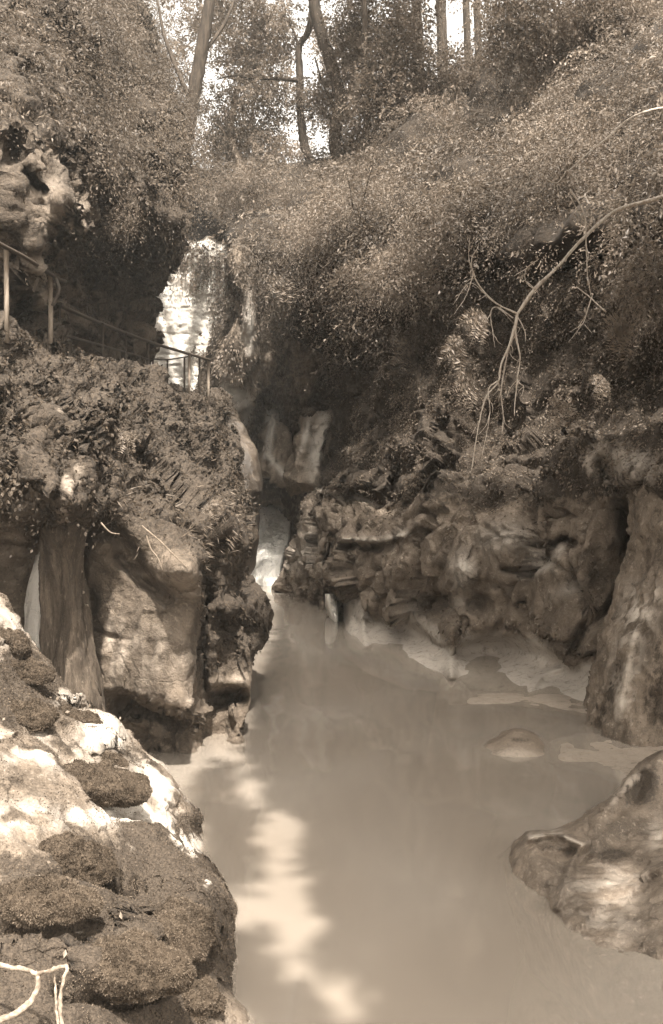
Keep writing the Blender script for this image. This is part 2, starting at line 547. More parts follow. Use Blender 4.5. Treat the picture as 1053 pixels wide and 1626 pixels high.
E = lambda d: pyz(d, 5.12)
rows = [
    Lrow(1275, [-280, 0, 80, 130, 210, 285, 315, 350, 375, 350, 300], [10.4, 10.5, 11.0, 11.3, 11.5, 11.6, 12.0, 12.2, 12.4, 15, 19]),
    Lrow([1215, 1215, 1215, 1215, 1215, 1225, 1215, 1205, 1190, 1120, 1050], [-280, 0, 80, 130, 210, 288, 315, 350, 378, 355, 300], [10.4, 10.5, 11.1, 11.6, 11.8, 11.65, 12.2, 12.3, 12.3, 15, 19]),
    Lrow([1150, 1150, 1150, 1150, 1165, 1160, 1155, 1150, 1140, 1080, 1000], [-280, 0, 80, 130, 200, 285, 315, 350, 386, 360, 300], [10.4, 10.5, 11.2, 11.6, 11.75, 11.6, 12.3, 12.5, 12.4, 15, 19]),
    Lrow([1080, 1080, 1080, 1080, 1110, 1125, 1110, 1100, 1095, 1040, 960], [-280, 0, 80, 130, 210, 290, 318, 360, 404, 370, 310], [10.6, 10.7, 11.3, 11.4, 11.1, 11.0, 12.2, 12.4, 12.5, 15, 20]),
    Lrow([1010, 1010, 1010, 1010, 1015, 1020, 1015, 1010, 1015, 970, 900], [-280, 0, 80, 130, 210, 296, 320, 375, 427, 395, 320], [10.8, 11.0, 11.6, 11.45, 11.2, 11.0, 11.9, 12.2, 12.8, 16, 21]),
    Lrow([940, 940, 940, 940, 945, 945, 945, 940, 945, 910, 850], [-280, 0, 80, 130, 210, 303, 322, 355, 388, 365, 310], [10.7, 11.0, 11.5, 11.4, 11.3, 11.1, 11.8, 12.5, 13.3, 17, 22]),
    Lrow([885, 880, 880, 885, 895, 895, 890, 885, 890, 860, 800], [-280, 0, 75, 130, 200, 295, 326, 355, 381, 360, 310], [10.3, 10.8, 11.2, 11.3, 11.25, 10.95, 11.5, 12.6, 13.4, 17, 22]),
    Lrow([835, 830, 825, 830, 835, 845, 845, 840, 840, 815, 760], [-280, 0, 75, 135, 190, 270, 325, 360, 383, 362, 310], [9.8, 10.2, 10.4, 11.05, 11.05, 11.25, 12.0, 12.9, 13.7, 18, 23]),
    Lrow([770, 770, 765, 770, 775, 780, 790, 795, 800, 780, 720], [-280, 0, 70, 140, 195, 250, 310, 350, 376, 358, 310], [9.5, 9.9, 9.8, 10.6, 11.2, 12.2, 13.4, 14.6, 15.6, 20, 25]),
    Lrow([690, 695, 690, 695, 705, 715, 725, 735, 745, 720, 680], [-280, 0, 70, 140, 195, 245, 300, 335, 358, 345, 310], [9.2, 10.1, 10.2, 11.4, 12.6, 14.0, 16.0, 18.0, 20, 24, 28]),
    Lrow([600, 620, 620, 630, 645, 655, 670, 685, 700, 690, 670], [-280, 0, 70, 140, 195, 245, 295, 340, 372, 356, 320], [8.4, 10.7, 11.6, 13.2, 14.9, 16.6, 19.2, 21.6, 23.0, 27, 30]),
    Lrow([500, 555, 566, 590, 610, 625, 636, 642, 652, 655, 650], [-280, 0, 70, 140, 195, 245, 290, 330, 347, 345, 325], [7.5, 11.4, 13.2, 15.6, 18.0, 20.0, 21.9, 23.6, 24.6, 28, 31]),
    Lrow([480, E(11.8), E(14.4), E(17.4), E(19.6), E(21.2), E(22.8), E(24.2), E(25.0), E(28), E(31)], [-330, -10, 60, 132, 188, 236, 283, 322, 336, 335, 320], [7.6, 11.8, 14.4, 17.4, 19.6, 21.2, 22.8, 24.2, 25.0, 28, 31]),
    Lrow([E(9), E(14), E(17), E(20), E(22), E(23.5), E(25), E(26), E(26.5), E(29), E(32)], [-420, -90, -10, 80, 140, 196, 245, 290, 305, 310, 300], [9, 14, 17, 20, 22, 23.5, 25, 26, 26.5, 29, 32]),
]
cl = Relief(rows, 2.3)
g = cl.G.copy()
mossy = np.clip(sstep(870, 800, cl.py) + cl.blob(350, 960, 45, 120) * .9 + cl.blob(280, 850, 60, 40) * .6, 0, 1)
mossy = np.maximum(mossy, (cl.px > 312) * sstep(1110, 1060, cl.py) * .75)
rough = np.clip(mossy + sstep(1085, 1120, cl.py) * .8, .12, 1)
n = fbm(g, .55, 6, .52); nr = fbm(g + 5, 1.1, 5, .5, True)
cl.push(rough * (n * .30 + (nr - .6) * .06 + facet(g * np.array([1, 1, .8]), .8, 9) * .34 + facet(g + 30, 1.9, 4) * .11) + facet(g, .7, 2) * .05 + fbm(g, 3, 4, .5) * .03)
# mossy ledges
st_ = (cl.G[..., 2] + .5 * fbm(cl.G, .7, 4) + .12 * cl.G[..., 1]) / .62; st_ = st_ - np.floor(st_)
cl.push(.08 * sstep(.0, .8, st_) * sstep(1., .88, st_) * sstep(860, 800, cl.py) * sstep(-.4, .2, fbm(cl.G + 60, .8, 3)))
# ledges and lips that cast the dark bands
cl.pull(.25 * cl.stroke([(60, 850), (140, 838), (185, 850), (225, 905), (250, 930)], 11) + .25 * cl.stroke([(190, 885), (225, 925), (265, 950)], 9)
        + .06 * cl.stroke([(136, 997), (175, 1010), (205, 1017)], 4) + .35 * cl.stroke([(323, 1090), (320, 1000), (327, 945), (322, 900)], 7)
        + .25 * cl.stroke([(133, 850), (130, 950), (132, 1080)], 7) + .35 * cl.blob(145, 955, 9, 22)
        + .5 * cl.stroke([(350, 990), (400, 1000), (420, 1010)], 14) - .35 * cl.blob(370, 960, 35, 22)
        + .4 * cl.stroke([(190, 1120), (250, 1130), (285, 1150)], 13) + .6 * cl.stroke([(330, 1110), (380, 1108)], 12)
        - .5 * cl.blob(285, 905, 38, 30) - .4 * cl.blob(90, 790, 50, 40) + .35 * cl.blob(80, 860, 45, 20)
        + .8 * cl.stroke([(340, 745), (355, 700), (362, 670)], 9) - .3 * cl.blob(325, 690, 30, 40)
        - .35 * cl.stroke([(180, 640), (250, 740), (330, 850)], 22))
cl.push(fbm(cl.G, 2.0, 5, .55) * .08 * rough + fbm(cl.G, 7, 4, .6) * .012 + np.minimum(0, fbm(cl.G * np.array([1, 1, 1.6]) + 21, 1.1, 5, .5, True) - .15) * .0)
pale = cl.blob(175, 1025, 7, 40) + cl.blob(195, 1030, 6, 40) + cl.blob(240, 1040, 60, 50) * .4 + cl.blob(368, 1078, 22, 10) + cl.blob(110, 775, 13, 45, 15) * 1.3 \
    + cl.blob(258, 917, 30, 6, 10) + cl.blob(300, 925, 20, 20) * .5 + cl.stroke([(210, 1100), (280, 1122), (300, 1115)], 7) * .8 + cl.blob(25, 880, 30, 22) * .5 \
    + cl.blob(100, 650, 10, 6) * .6
pale = pale * sstep(-.5, .3, fbm(cl.G, 4, 4)) * 1.1  # mineral streaks, plus sunlit patches painted into the same mask
moss = mossy * .85 + .12 * (1 - mossy) - pale * 1.2
moss_l, pale_l = moss, pale
cl.build('cliff_left', M['cliff'], moss, pale, 5, (-1, .6, 0))
o = bpy.data.objects['cliff_left']; tag(o, 'mossy limestone cliff left of the pool with a smooth undercut face and a path along its top', 'cliff', kind='structure')

# dark bulging slab right behind it
rows = [Lrow(930, [300, 350, 385, 396, 380, 340], [24.5, 24, 24.2, 25, 28, 30]),
        Lrow(880, [300, 355, 388, 404, 386, 340], [24, 23.5, 23.7, 24.6, 28, 30]),
        Lrow(820, [300, 355, 395, 414, 392, 340], [23.6, 23, 23.4, 24.4, 28, 30]),
        Lrow(760, [300, 355, 395, 415, 392, 340], [24.2, 23.4, 23.6, 24.6, 28, 30]),
        Lrow(710, [300, 345, 382, 401, 384, 340], [25, 24.2, 24.2, 25, 28, 30]),
        Lrow(660, [290, 330, 360, 376, 366, 330], [26, 25.4, 25.2, 25.7, 29, 31]),
        Lrow(628, [280, 320, 340, 352, 346, 320], [27, 26.6, 26.4, 26.6, 30, 32])]
r = Relief(rows, 3); r.push(fbm(r.G, .7, 5) * .16); r.pull(.7 * r.stroke([(350, 860), (375, 815), (410, 800)], 12))
o = r.build('rock_slab', M['slab'], r.blob(355, 700, 25, 60) * .6, None, 3, (-1, .5, 0))
tag(o, 'smooth dark bulging rock slab beside the top of the white cascade', 'rock')

# ------------------------------------------------------------------ rock and overhang above the path, left
rows = [
    Lrow([E(9) + 30, 560, 560, 560, 570, 580, 590, 590, 585], [-420, -60, 20, 60, 105, 160, 213, 185, 140], [9.5, 13.6, 14.4, 15.8, 18.3, 20.8, 23.8, 29, 33]),
    Lrow([440, 490, 490, 490, 495, 500, 505, 510, 515], [-420, -60, 15, 55, 100, 160, 213, 183, 140], [10, 13.3, 14.1, 15.6, 18.3, 21, 23.8, 29, 33]),
    Lrow([380, 435, 435, 435, 440, 445, 462, 470, 480], [-420, -60, 15, 60, 100, 165, 228, 191, 144], [10, 13.0, 13.6, 15.1, 18.0, 21, 23.3, 29, 33]),
    Lrow([330, 385, 385, 388, 392, 398, 412, 425, 440], [-420, -60, 15, 60, 105, 170, 266, 220, 160], [9.8, 12.4, 12.8, 13.4, 16.0, 19.8, 21.8, 28, 33]),
    Lrow([300, 345, 345, 350, 355, 362, 374, 390, 410], [-420, -60, 15, 60, 112, 180, 297, 250, 180], [9.6, 12.3, 12.6, 13.2, 14.2, 18.0, 20.6, 27, 33]),
    Lrow([240, 290, 290, 290, 300, 310, 325, 345, 370], [-420, -60, 15, 60, 106, 180, 290, 250, 185], [9.8, 12.4, 12.6, 13.0, 13.7, 17.2, 20.4, 27, 33]),
    Lrow([160, 215, 212, 205, 222, 245, 272, 300, 330], [-420, -60, 15, 60, 98, 180, 280, 250, 200], [10.4, 12.8, 12.8, 13.4, 14.4, 17.6, 21, 27, 33]),
    Lrow([60, 110, 110, 115, 130, 150, 180, 220, 260], [-420, -60, 15, 60, 110, 180, 268, 250, 210], [11.5, 14, 14.2, 14.8, 16.0, 18.8, 22.5, 29, 34]),
    Lrow([-60, -10, -5, 0, 20, 60, 110, 150, 200], [-420, -60, 15, 60, 110, 175, 240, 230, 200], [13, 15.6, 16, 16.6, 18.0, 21, 25, 31, 36]),
    Lrow([-260, -210, -200, -180, -140, -80, 20, 80, 140], [-420, -60, 15, 60, 110, 170, 220, 215, 200], [16, 19, 19.5, 20, 21.5, 24.5, 29, 34, 38]),
]
cu = Relief(rows, 2.5)
g = cu.G.copy()
cu.push(fbm(g, .5, 5, .5) * .32 + facet(g * np.array([1, 1, .8]), .6, 5) * .5 + facet(g + 11, 1.4, 8) * .16)
st_ = (cu.G[..., 2] + .4 * fbm(cu.G, .6, 4)) / .7; st_ = st_ - np.floor(st_)
cu.push(.22 * sstep(0, .8, st_) * sstep(1, .88, st_) * sstep(360, 400, cu.py))
cu.pull(.5 * cu.stroke([(40, 272), (55, 290), (70, 302)], 4) + .5 * cu.stroke([(88, 235), (130, 290), (140, 320)], 8) + .6 * cu.blob(165, 325, 10, 20)
        + 1.2 * cu.stroke([(112, 335), (80, 390), (78, 410)], 6) + 1.4 * cu.blob(38, 488, 9, 18) + 1.2 * cu.stroke([(110, 385), (170, 392), (240, 385)], 16)
        - .7 * cu.blob(125, 362, 22, 12) - .5 * cu.blob(133, 330, 14, 16) - .5 * cu.blob(95, 320, 18, 28) - .5 * cu.blob(55, 470, 20, 25)
        + .8 * cu.stroke([(100, 420), (160, 420), (225, 440)], 7) + .7 * cu.stroke([(28, 215), (22, 250)], 9))
d1, d2 = worley(cu.G * np.array([1, 1, .8]) + .25 * np.stack([fbm(cu.G, 1, 3), fbm(cu.G + 7, 1, 3), fbm(cu.G + 13, 1, 3)], -1), .75)
cu.push(fbm(cu.G, 2.2, 5, .55) * .08 + (sstep(0, .3, d2 - d1) - .8) * .10 )
leafy_line = np.interp(cu.px, [-400, 0, 40, 90, 140, 180, 230, 270, 300], [300, 205, 195, 225, 275, 300, 345, 372, 380])
cu_leaf = sstep(10, -25, cu.py - leafy_line)
pale = cu.blob(102, 335, 16, 16) * .9 + cu.blob(58, 472, 30, 42) * 2.2 + cu.blob(128, 368, 20, 9) * 1.4 + cu.blob(80, 405, 10, 28) + cu.blob(130, 335, 12, 12) + cu.blob(78, 515, 16, 36) * 1.8  # lit outcrop faces and the sunlit rock behind the railing, painted pale
pale = (pale + cu.blob(85, 290, 22, 45, 20) * .35) * sstep(-.5, .3, fbm(cu.G, 3, 4))
o = cu.build('cliff_upper_left', M['cliff'], np.clip(cu_leaf * .8 + .40 + .25 * fbm(cu.G, 1.5, 4) - pale + cu.blob(190, 440, 80, 60) * .2, -1, 1), pale, 6, (-.9, .8, 0))
tag(o, 'overhanging rock and limestone outcrop above the railed path', 'cliff', kind='structure')

# ------------------------------------------------------------------ back of the gorge: mossy wall, slabs
rows = [
    Lrow(890, [330, 372, 400, 425, 455, 500, 560, 640, 720], [34, 33.6, 33.4, 33.2, 32, 30, 29, 28, 28]),
    Lrow(800, [322, 372, 400, 425, 455, 500, 560, 640, 720], [34, 32.4, 32.6, 33, 31.4, 29, 27.6, 27, 27]),
    Lrow(740, [318, 366, 395, 422, 452, 490, 560, 640, 720], [33, 29.4, 29.6, 31.6, 30.4, 28.2, 27.2, 26.4, 26]),
    Lrow(680, [315, 352, 385, 415, 450, 490, 560, 640, 720], [32, 27.6, 27.8, 29.4, 29.0, 27.8, 27.2, 26.2, 25]),
    Lrow(620, [310, 338, 380, 415, 450, 500, 560, 640, 720], [32, 27.0, 26.6, 27.4, 27.8, 27.6, 27.0, 25.8, 24.4]),
    Lrow(550, [310, 346, 375, 410, 450, 500, 560, 640, 720], [32, 27.0, 26.0, 26.2, 27.4, 27.6, 26.8, 25.8, 24.6]),
    Lrow(490, [330, 368, 380, 405, 450, 500, 560, 640, 720], [32, 26.6, 25.8, 26.0, 27.0, 27.4, 26.6, 26, 25]),
    Lrow(420, [340, 376, 375, 405, 450, 500, 560, 640, 720], [32, 27.0, 26.0, 26.2, 27.0, 27.4, 26.6, 26, 25]),
    Lrow(340, [345, 376, 390, 405, 450, 500, 560, 640, 720], [34, 29.0, 28.0, 28, 28.0, 28.4, 27.6, 27, 26]),
]
cb = Relief(rows, 3)
cb.push(fbm(cb.G * np.array([1, 1, .45]), .8, 6, .52) * .35)
cb.pull(.3 * cb.stroke([(380, 470), (385, 560), (398, 640)], 8) + .3 * cb.stroke([(410, 480), (412, 600), (432, 650)], 8) + 1.0 * cb.stroke([(520, 600), (500, 640), (535, 660)], 9))
pale = cb.blob(362, 632, 24, 22) * 1.5 + cb.stroke([(432, 655), (424, 730)], 8) * 1.2 + cb.stroke([(398, 640), (388, 670)], 7) + cb.blob(395, 520, 10, 60) * .5  # sunlit patch painted pale, with streaks that lighten the dark slot
pale_b = pale
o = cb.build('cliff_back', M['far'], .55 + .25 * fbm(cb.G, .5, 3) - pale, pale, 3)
tag(o, 'steep mossy rock wall closing the narrow back of the gorge', 'cliff', kind='structure')


def slab(name, quad, d0, d1, mat, label, thick=.9, pale=None, moss=0., amp=.12, bow=.35):
    """a leaning block of rock: four picture corners (tl, tr, br, bl), front bowed out, solid behind"""
    tl, tr, br, bl = quad; rows = []
    for k in range(-1, 7):
        v = min(max(k / 5., 0), 1); row = []
        l = np.array(bl) * (1 - v) + np.array(tl) * v; rr = np.array(br) * (1 - v) + np.array(tr) * v; dd = d0 * (1 - v) + d1 * v
        off = thick if k in (-1, 6) else 0
        for u, dz in ((-.02, thick), (0, .12), (.2, -bow * .6), (.5, -bow), (.8, -bow * .5), (1, .15), (1.02, thick)):
            q = l * (1 - u) + rr * u
            row.append((q[0], q[1], dd + max(dz, off)))
        rows.append(row)
    s = Relief(rows, 2.6); s.push(facet(s.G * np.array([1, 1, .6]) + len(label), 1.1, 3) * .3 + fbm(s.G + len(label), .9, 5) * amp * 1.6 + (fbm(s.G * np.array([1, 1, .5]) + 3, 2.2, 4, .55, True) - .6) * amp * .9)
    o = s.build(name, mat, np.full(s.px.shape, moss) - (pale(s) if pale else 0), pale(s) if pale else None, thick)
    return tag(o, label, 'rock')


slab('rock_slab', [(480, 668), (524, 664), (502, 770), (462, 770)], 27.2, 27.6, M['lit'], 'tall pale rock slab leaning right of the cascade, streaked with white', pale=lambda s: s.blob(507, 700, 12, 45, 12) * 1.3 + s.blob(485, 690, 5, 30, 14), moss=.12)
slab('rock_slab', [(430, 650), (452, 685), (464, 778), (410, 745)], 28.6, 29.0, M['lit'], 'striped rock wedge with a pale left edge above the cascade', pale=lambda s: s.stroke([(434, 655), (424, 725)], 5) * 1.4 + s.stroke([(430, 728), (458, 762)], 5) * .8, moss=.1)
slab('rock_slab', [(422, 768), (462, 775), (470, 800), (418, 795)], 31.8, 32.2, M['lit'], 'small pale stone at the very head of the cascade', thick=.6, moss=.1)

# masonry wall
wall_org = P(283, 640, 28.5)
nu, nv = 130, 240
x0, x1 = P(195, 640, 28.5)[0], P(362, 640, 28.5)[0]; z0, z1 = P(283, 660, 28.5)[2], P(283, 350, 28.5)[2]
X, Z = np.meshgrid(np.linspace(x0, x1, nu), np.linspace(z0, z1, nv))
G = np.stack([X, np.full_like(X, 28.5), Z], -1)
ch = .33; Zw = Z + .10 * fbm(np.stack([X * .8, X * 0, Z * .8], -1), 1, 3); rown = np.floor(Zw / ch); hsh = np.sin(rown * 12.9898) * 43758.5453; hsh -= np.floor(hsh)
bw_ = .5 + .5 * hsh; bx = (X + hsh * 3) / bw_; fx = bx - np.floor(bx); fz = Zw / ch - rown
blk = np.sin(np.floor(bx) * 78.233 + rown * 37.7) * 43758.5453; blk -= np.floor(blk)
joint = np.minimum(np.minimum(fx, 1 - fx) * bw_, np.minimum(fz, 1 - fz) * ch)
relief = sstep(0, .06, joint) * (.004 + .022 * blk) + fbm(G, 1.6, 5) * .09
top = fbm(np.stack([X * 1.2, X * 0, X * 0], -1), 1, 3) * .35
G[..., 1] -= relief + .25 * (Z - z0) * -.12
G[..., 2] = np.minimum(G[..., 2], z1 - .5 + top)
ms = Relief.__new__(Relief); ms.G = G; ms.fix()
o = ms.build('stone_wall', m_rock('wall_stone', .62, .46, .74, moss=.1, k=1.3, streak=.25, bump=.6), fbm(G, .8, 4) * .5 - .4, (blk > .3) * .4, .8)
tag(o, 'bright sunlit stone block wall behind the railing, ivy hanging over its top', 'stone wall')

# ------------------------------------------------------------------ cliff on the right
rows = [
    Lrow([985, 985, 975, 1000, 1025, 1060, 1090, 1105, 1125, 1140, 1165, 1200, 1260], [458, 455, 456, 492, 533, 570, 640, 715, 780, 850, 920, 1000, 1150], [33, 29, 26.5, 24.6, 21.8, 19.4, 17.7, 16.4, 15.8, 15.1, 14.4, 13.4, 12.2]),
    Lrow([945, 945, 940, 957, 985, 1022, 1050, 1068, 1085, 1096, 1115, 1150, 1200], [463, 455, 453, 490, 533, 570, 640, 715, 780, 850, 920, 1000, 1150], [33, 29, 26.7, 25, 22, 19.2, 17.3, 16.2, 15.6, 15.0, 14.4, 13.5, 12.4]),
    Lrow([915, 915, 915, 932, 950, 985, 998, 1035, 1030, 1045, 1060, 1080, 1100], [464, 458, 456, 490, 533, 570, 640, 712, 780, 850, 920, 1000, 1150], [33, 29, 26.4, 24.8, 22.4, 20.5, 19.1, 17.5, 17.3, 16.5, 15.4, 14, 12.6]),
    Lrow([890, 890, 892, 903, 925, 952, 965, 1012, 985, 998, 1010, 1000, 1010], [468, 462, 460, 490, 533, 572, 640, 712, 780, 850, 912, 1000, 1150], [33, 29, 26.1, 24.4, 21.5, 20.2, 18.8, 17.3, 16.9, 16.1, 15.1, 14.4, 12.8]),
    Lrow([860, 860, 862, 862, 875, 885, 885, 890, 890, 890, 885, 890, 890], [480, 472, 468, 492, 533, 572, 640, 710, 780, 850, 920, 1000, 1150], [33, 29, 26, 24.6, 21.7, 20.2, 18.9, 17.4, 16.8, 16, 14.6, 14.8, 13]),
    Lrow([825, 825, 822, 810, 800, 800, 800, 800, 800, 790, 770, 770, 770], [488, 484, 481, 495, 533, 580, 640, 710, 780, 850, 920, 1000, 1150], [33, 29, 26.4, 25.2, 22.8, 21.4, 19.9, 18.2, 17.4, 16.3, 14.8, 13.8, 12.6]),
    Lrow([798, 798, 795, 780, 768, 765, 755, 745, 740, 730, 705, 705, 705], [498, 496, 493, 505, 538, 580, 640, 710, 780, 850, 920, 1000, 1150], [33, 30, 28, 26.6, 24.6, 22.8, 21.15, 19.3, 18.3, 17.05, 15.25, 14.2, 12.9]),
    Lrow([760, 755, 750, 735, 715, 700, 690, 680, 680, 675, 660, 660, 660], [508, 508, 508, 520, 543, 585, 640, 710, 780, 850, 920, 1000, 1150], [34, 32, 29.6, 28.2, 26.6, 24.6, 22.6, 20.6, 19.6, 18.6, 17.0, 15.6, 13.6]),
    Lrow([660, 650, 640, 630, 620, 610, 600, 590, 590, 590, 585, 585, 585], [508, 508, 508, 520, 548, 590, 645, 710, 780, 850, 920, 1000, 1150], [34, 32, 29.6, 27.8, 26.2, 24.4, 22.8, 21.0, 20.0, 19.0, 17.6, 16.0, 14.2]),
    Lrow([520, 520, 510, 510, 500, 490, 480, 470, 470, 460, 450, 450, 450], [508, 508, 508, 520, 548, 590, 645, 710, 780, 850, 920, 1000, 1150], [34, 32, 29.6, 27.6, 26.2, 24.8, 23.4, 21.8, 20.8, 19.8, 18.4, 16.8, 14.6]),
    Lrow([400, 400, 400, 400, 390, 380, 370, 360, 350, 340, 330, 320, 320], [508, 508, 508, 520, 548, 590, 645, 710, 780, 850, 920, 1000, 1150], [35, 33, 31, 29.6, 28.8, 27.6, 26.4, 25, 24, 23, 22, 20, 17]),
]
crr = Relief(rows, 2.0, hi=240)
g = crr.G.copy()
# smooth scalloped band at the water line, rough conglomerate above
lipline = np.interp(crr.px, [430, 480, 530, 570, 600, 640, 690, 715, 740, 780, 840, 880, 920, 1000], [905, 915, 935, 972, 985, 985, 1000, 1035, 1015, 1005, 1012, 1030, 1050, 1060])
smooth = sstep(-8, 10, crr.py - lipline) * (crr.px > 545)
rg = 1 - .93 * smooth
d1, d2 = worley(g + .3 * np.stack([fbm(g, 1, 3), fbm(g + 7, 1, 3), fbm(g + 13, 1, 3)], -1), .85)
d3, d4 = worley(g, 2.3, 5)
crr.push(rg * (fbm(g, .45, 4, .5) * .22 + facet(g * np.array([1, 1, .75]), .75) * .42 + facet(g + 20, 1.7, 3) * .13 + (sstep(0, .18, d2 - d1) - .85) * .16))
crr.pull(-.1 * smooth + .75 * crr.blob(640, 1018, 58, 36) * smooth + .75 * crr.blob(782, 1042, 50, 36) * smooth + .4 * crr.blob(885, 1080, 38, 25)
         - .55 * crr.stroke([(718, 1000), (716, 1075)], 10) - .3 * crr.stroke([(575, 960), (580, 1025)], 8) - .2 * crr.stroke([(838, 1100), (860, 1070), (895, 1060)], 6)
         + .12 * crr.stroke([(835, 1095), (850, 1072), (885, 1052), (900, 1062)], 7)
         + .55 * crr.stroke([(1000, 940), (960, 975), (925, 1000), (912, 1030)], 10) + .8 * crr.stroke([(585, 800), (618, 812), (650, 790)], 12)
         + 1.3 * crr.blob(560, 790, 45, 13) + .7 * crr.stroke([(520, 975), (518, 900), (528, 850)], 4) + .6 * crr.stroke([(545, 990), (545, 930)], 7)
         - .4 * crr.stroke([(545, 855), (600, 858), (640, 850), (660, 835)], 7) + .5 * crr.stroke([(545, 868), (600, 870)], 6)
         + .6 * crr.stroke([(875, 868), (895, 855), (910, 862)], 5) + .5 * crr.stroke([(800, 905), (845, 912), (870, 885)], 5)
         - .5 * crr.blob(800, 850, 45, 35) - .35 * crr.blob(730, 905, 35, 40) - .3 * crr.blob(640, 900, 30, 30) - .4 * crr.blob(895, 900, 30, 40)
         + .9 * crr.blob(690, 960, 30, 16) + .6 * crr.blob(760, 960, 20, 14) + .8 * crr.blob(1010, 850, 16, 34) + .6 * crr.stroke([(960, 740), (990, 790), (1015, 850)], 13)
         - .6 * crr.stroke([(655, 560), (670, 650), (680, 720)], 13) + .7 * crr.stroke([(640, 720), (628, 760), (622, 790)], 8)
         - .7 * crr.blob(660, 770, 32, 45) - .5 * crr.stroke([(700, 650), (690, 690), (720, 720)], 8) + .6 * crr.stroke([(705, 740), (680, 780)], 6))
crr.push(rg * fbm(crr.G, 2.6, 5, .55) * .05)
pale = smooth * .9 + crr.blob(800, 855, 36, 22) * .6 + crr.blob(735, 905, 16, 24) * .9 + crr.blob(945, 730, 30, 25) * .5 + crr.blob(1010, 740, 60, 38) * .55 + crr.blob(905, 935, 25, 10, -20) * .6 \
    + crr.stroke([(830, 913), (870, 900), (890, 870)], 6) * .7 + crr.blob(650, 960, 16, 30) * .5 + crr.blob(730, 955, 16, 10) * .6 + crr.stroke([(545, 857), (600, 859), (650, 845)], 4) * .7 \
    + crr.stroke([(510, 780), (560, 788), (600, 800)], 4) * .8 + crr.stroke([(655, 640), (690, 690), (705, 700)], 6) * .4 + crr.stroke([(655, 790), (670, 750), (680, 735)], 5) * .3 + crr.blob(465, 890, 25, 20) * .4 + crr.blob(490, 860, 20, 40) * .35  # pale waterline stone; top-lit faces above it are painted lighter too
moss = np.clip(sstep(845, 760, crr.py) * .75 + .10 + .35 * fbm(g, .6, 3), -.5, 1) - pale * .9 - smooth * .8
moss += sstep(700, 640, crr.py) * .25
smooth_r, pale_r = smooth, pale
o = crr.build('cliff_right', M['cliff_r'], moss, pale, 5, (1, .7, 0))
tag(o, 'rough undercut cliff right of the pool, pale and scalloped along the waterline', 'cliff', kind='structure')

# the buttress that runs down into the shelf at the right edge
rows = [
    Lrow(1215, [905, 925, 955, 985, 1020, 1070, 1150, 1230], [14.5, 13.1, 12.5, 12.2, 12.1, 12.0, 11.8, 11.6]),
    Lrow(1165, [925, 936, 955, 985, 1020, 1070, 1150, 1230], [14.6, 13.2, 12.7, 12.3, 12.2, 12.1, 11.9, 11.6]),
    Lrow(1090, [945, 952, 968, 990, 1020, 1070, 1150, 1230], [14.8, 13.4, 12.9, 12.5, 12.4, 12.3, 12.0, 11.6]),
    Lrow(1010, [962, 972, 988, 1010, 1035, 1075, 1150, 1230], [15, 13.6, 13.0, 12.6, 12.5, 12.4, 12.1, 11.6]),
    Lrow(940, [985, 998, 1012, 1030, 1050, 1085, 1150, 1230], [15, 13.7, 13.1, 12.7, 12.5, 12.4, 12.1, 11.6]),
    Lrow(880, [1005, 1020, 1030, 1042, 1060, 1090, 1150, 1230], [15, 13.7, 13.2, 12.8, 12.6, 12.5, 12.2, 11.6]),
    Lrow(810, [1000, 1025, 1038, 1050, 1066, 1095, 1150, 1230], [15, 13.9, 13.4, 13.1, 12.9, 12.7, 12.3, 11.6]),
    Lrow(740, [1010, 1030, 1045, 1058, 1075, 1100, 1150, 1230], [15.5, 14.3, 13.9, 13.6, 13.3, 13, 12.5, 11.8]),
]
rb = Relief(rows, 2.2)
g = rb.G * np.array([1, 1, .5]); rb.push(facet(g, .9, 6) * .16 + fbm(g, .9, 6, .55) * .15 + (fbm(g + 4, 2, 4, .5, True) - .6) * .10 + fbm(g, 6, 4, .6) * .02)
rb.pull(.12 * rb.stroke([(985, 1050), (968, 1100), (958, 1140)], 9) + .15 * rb.stroke([(1030, 1010), (1020, 1060)], 10) - .1 * rb.stroke([(1005, 1010), (990, 1080), (985, 1140)], 8) + .1 * rb.blob(1020, 1120, 14, 30))
pale = (rb.stroke([(1030, 950), (1000, 1030), (985, 1130)], 22) * .8 + rb.blob(1010, 960, 24, 34) * .5) * sstep(-.35, .45, fbm(rb.G * np.array([1, 1, .6]), 4, 5, .6))
moss = rb.stroke([(982, 1055), (965, 1110), (950, 1150)], 9) * .55 + rb.blob(1045, 1110, 30, 60) * .5 + rb.blob(1045, 1030, 15, 30) * .3 + .12 - pale
o = rb.build('rock_buttress', M['buttress'], moss, pale, 3, (1, .6, 0))
tag(o, 'leaning pale rock buttress with mossy stripes running down to the shallow shelf', 'rock')

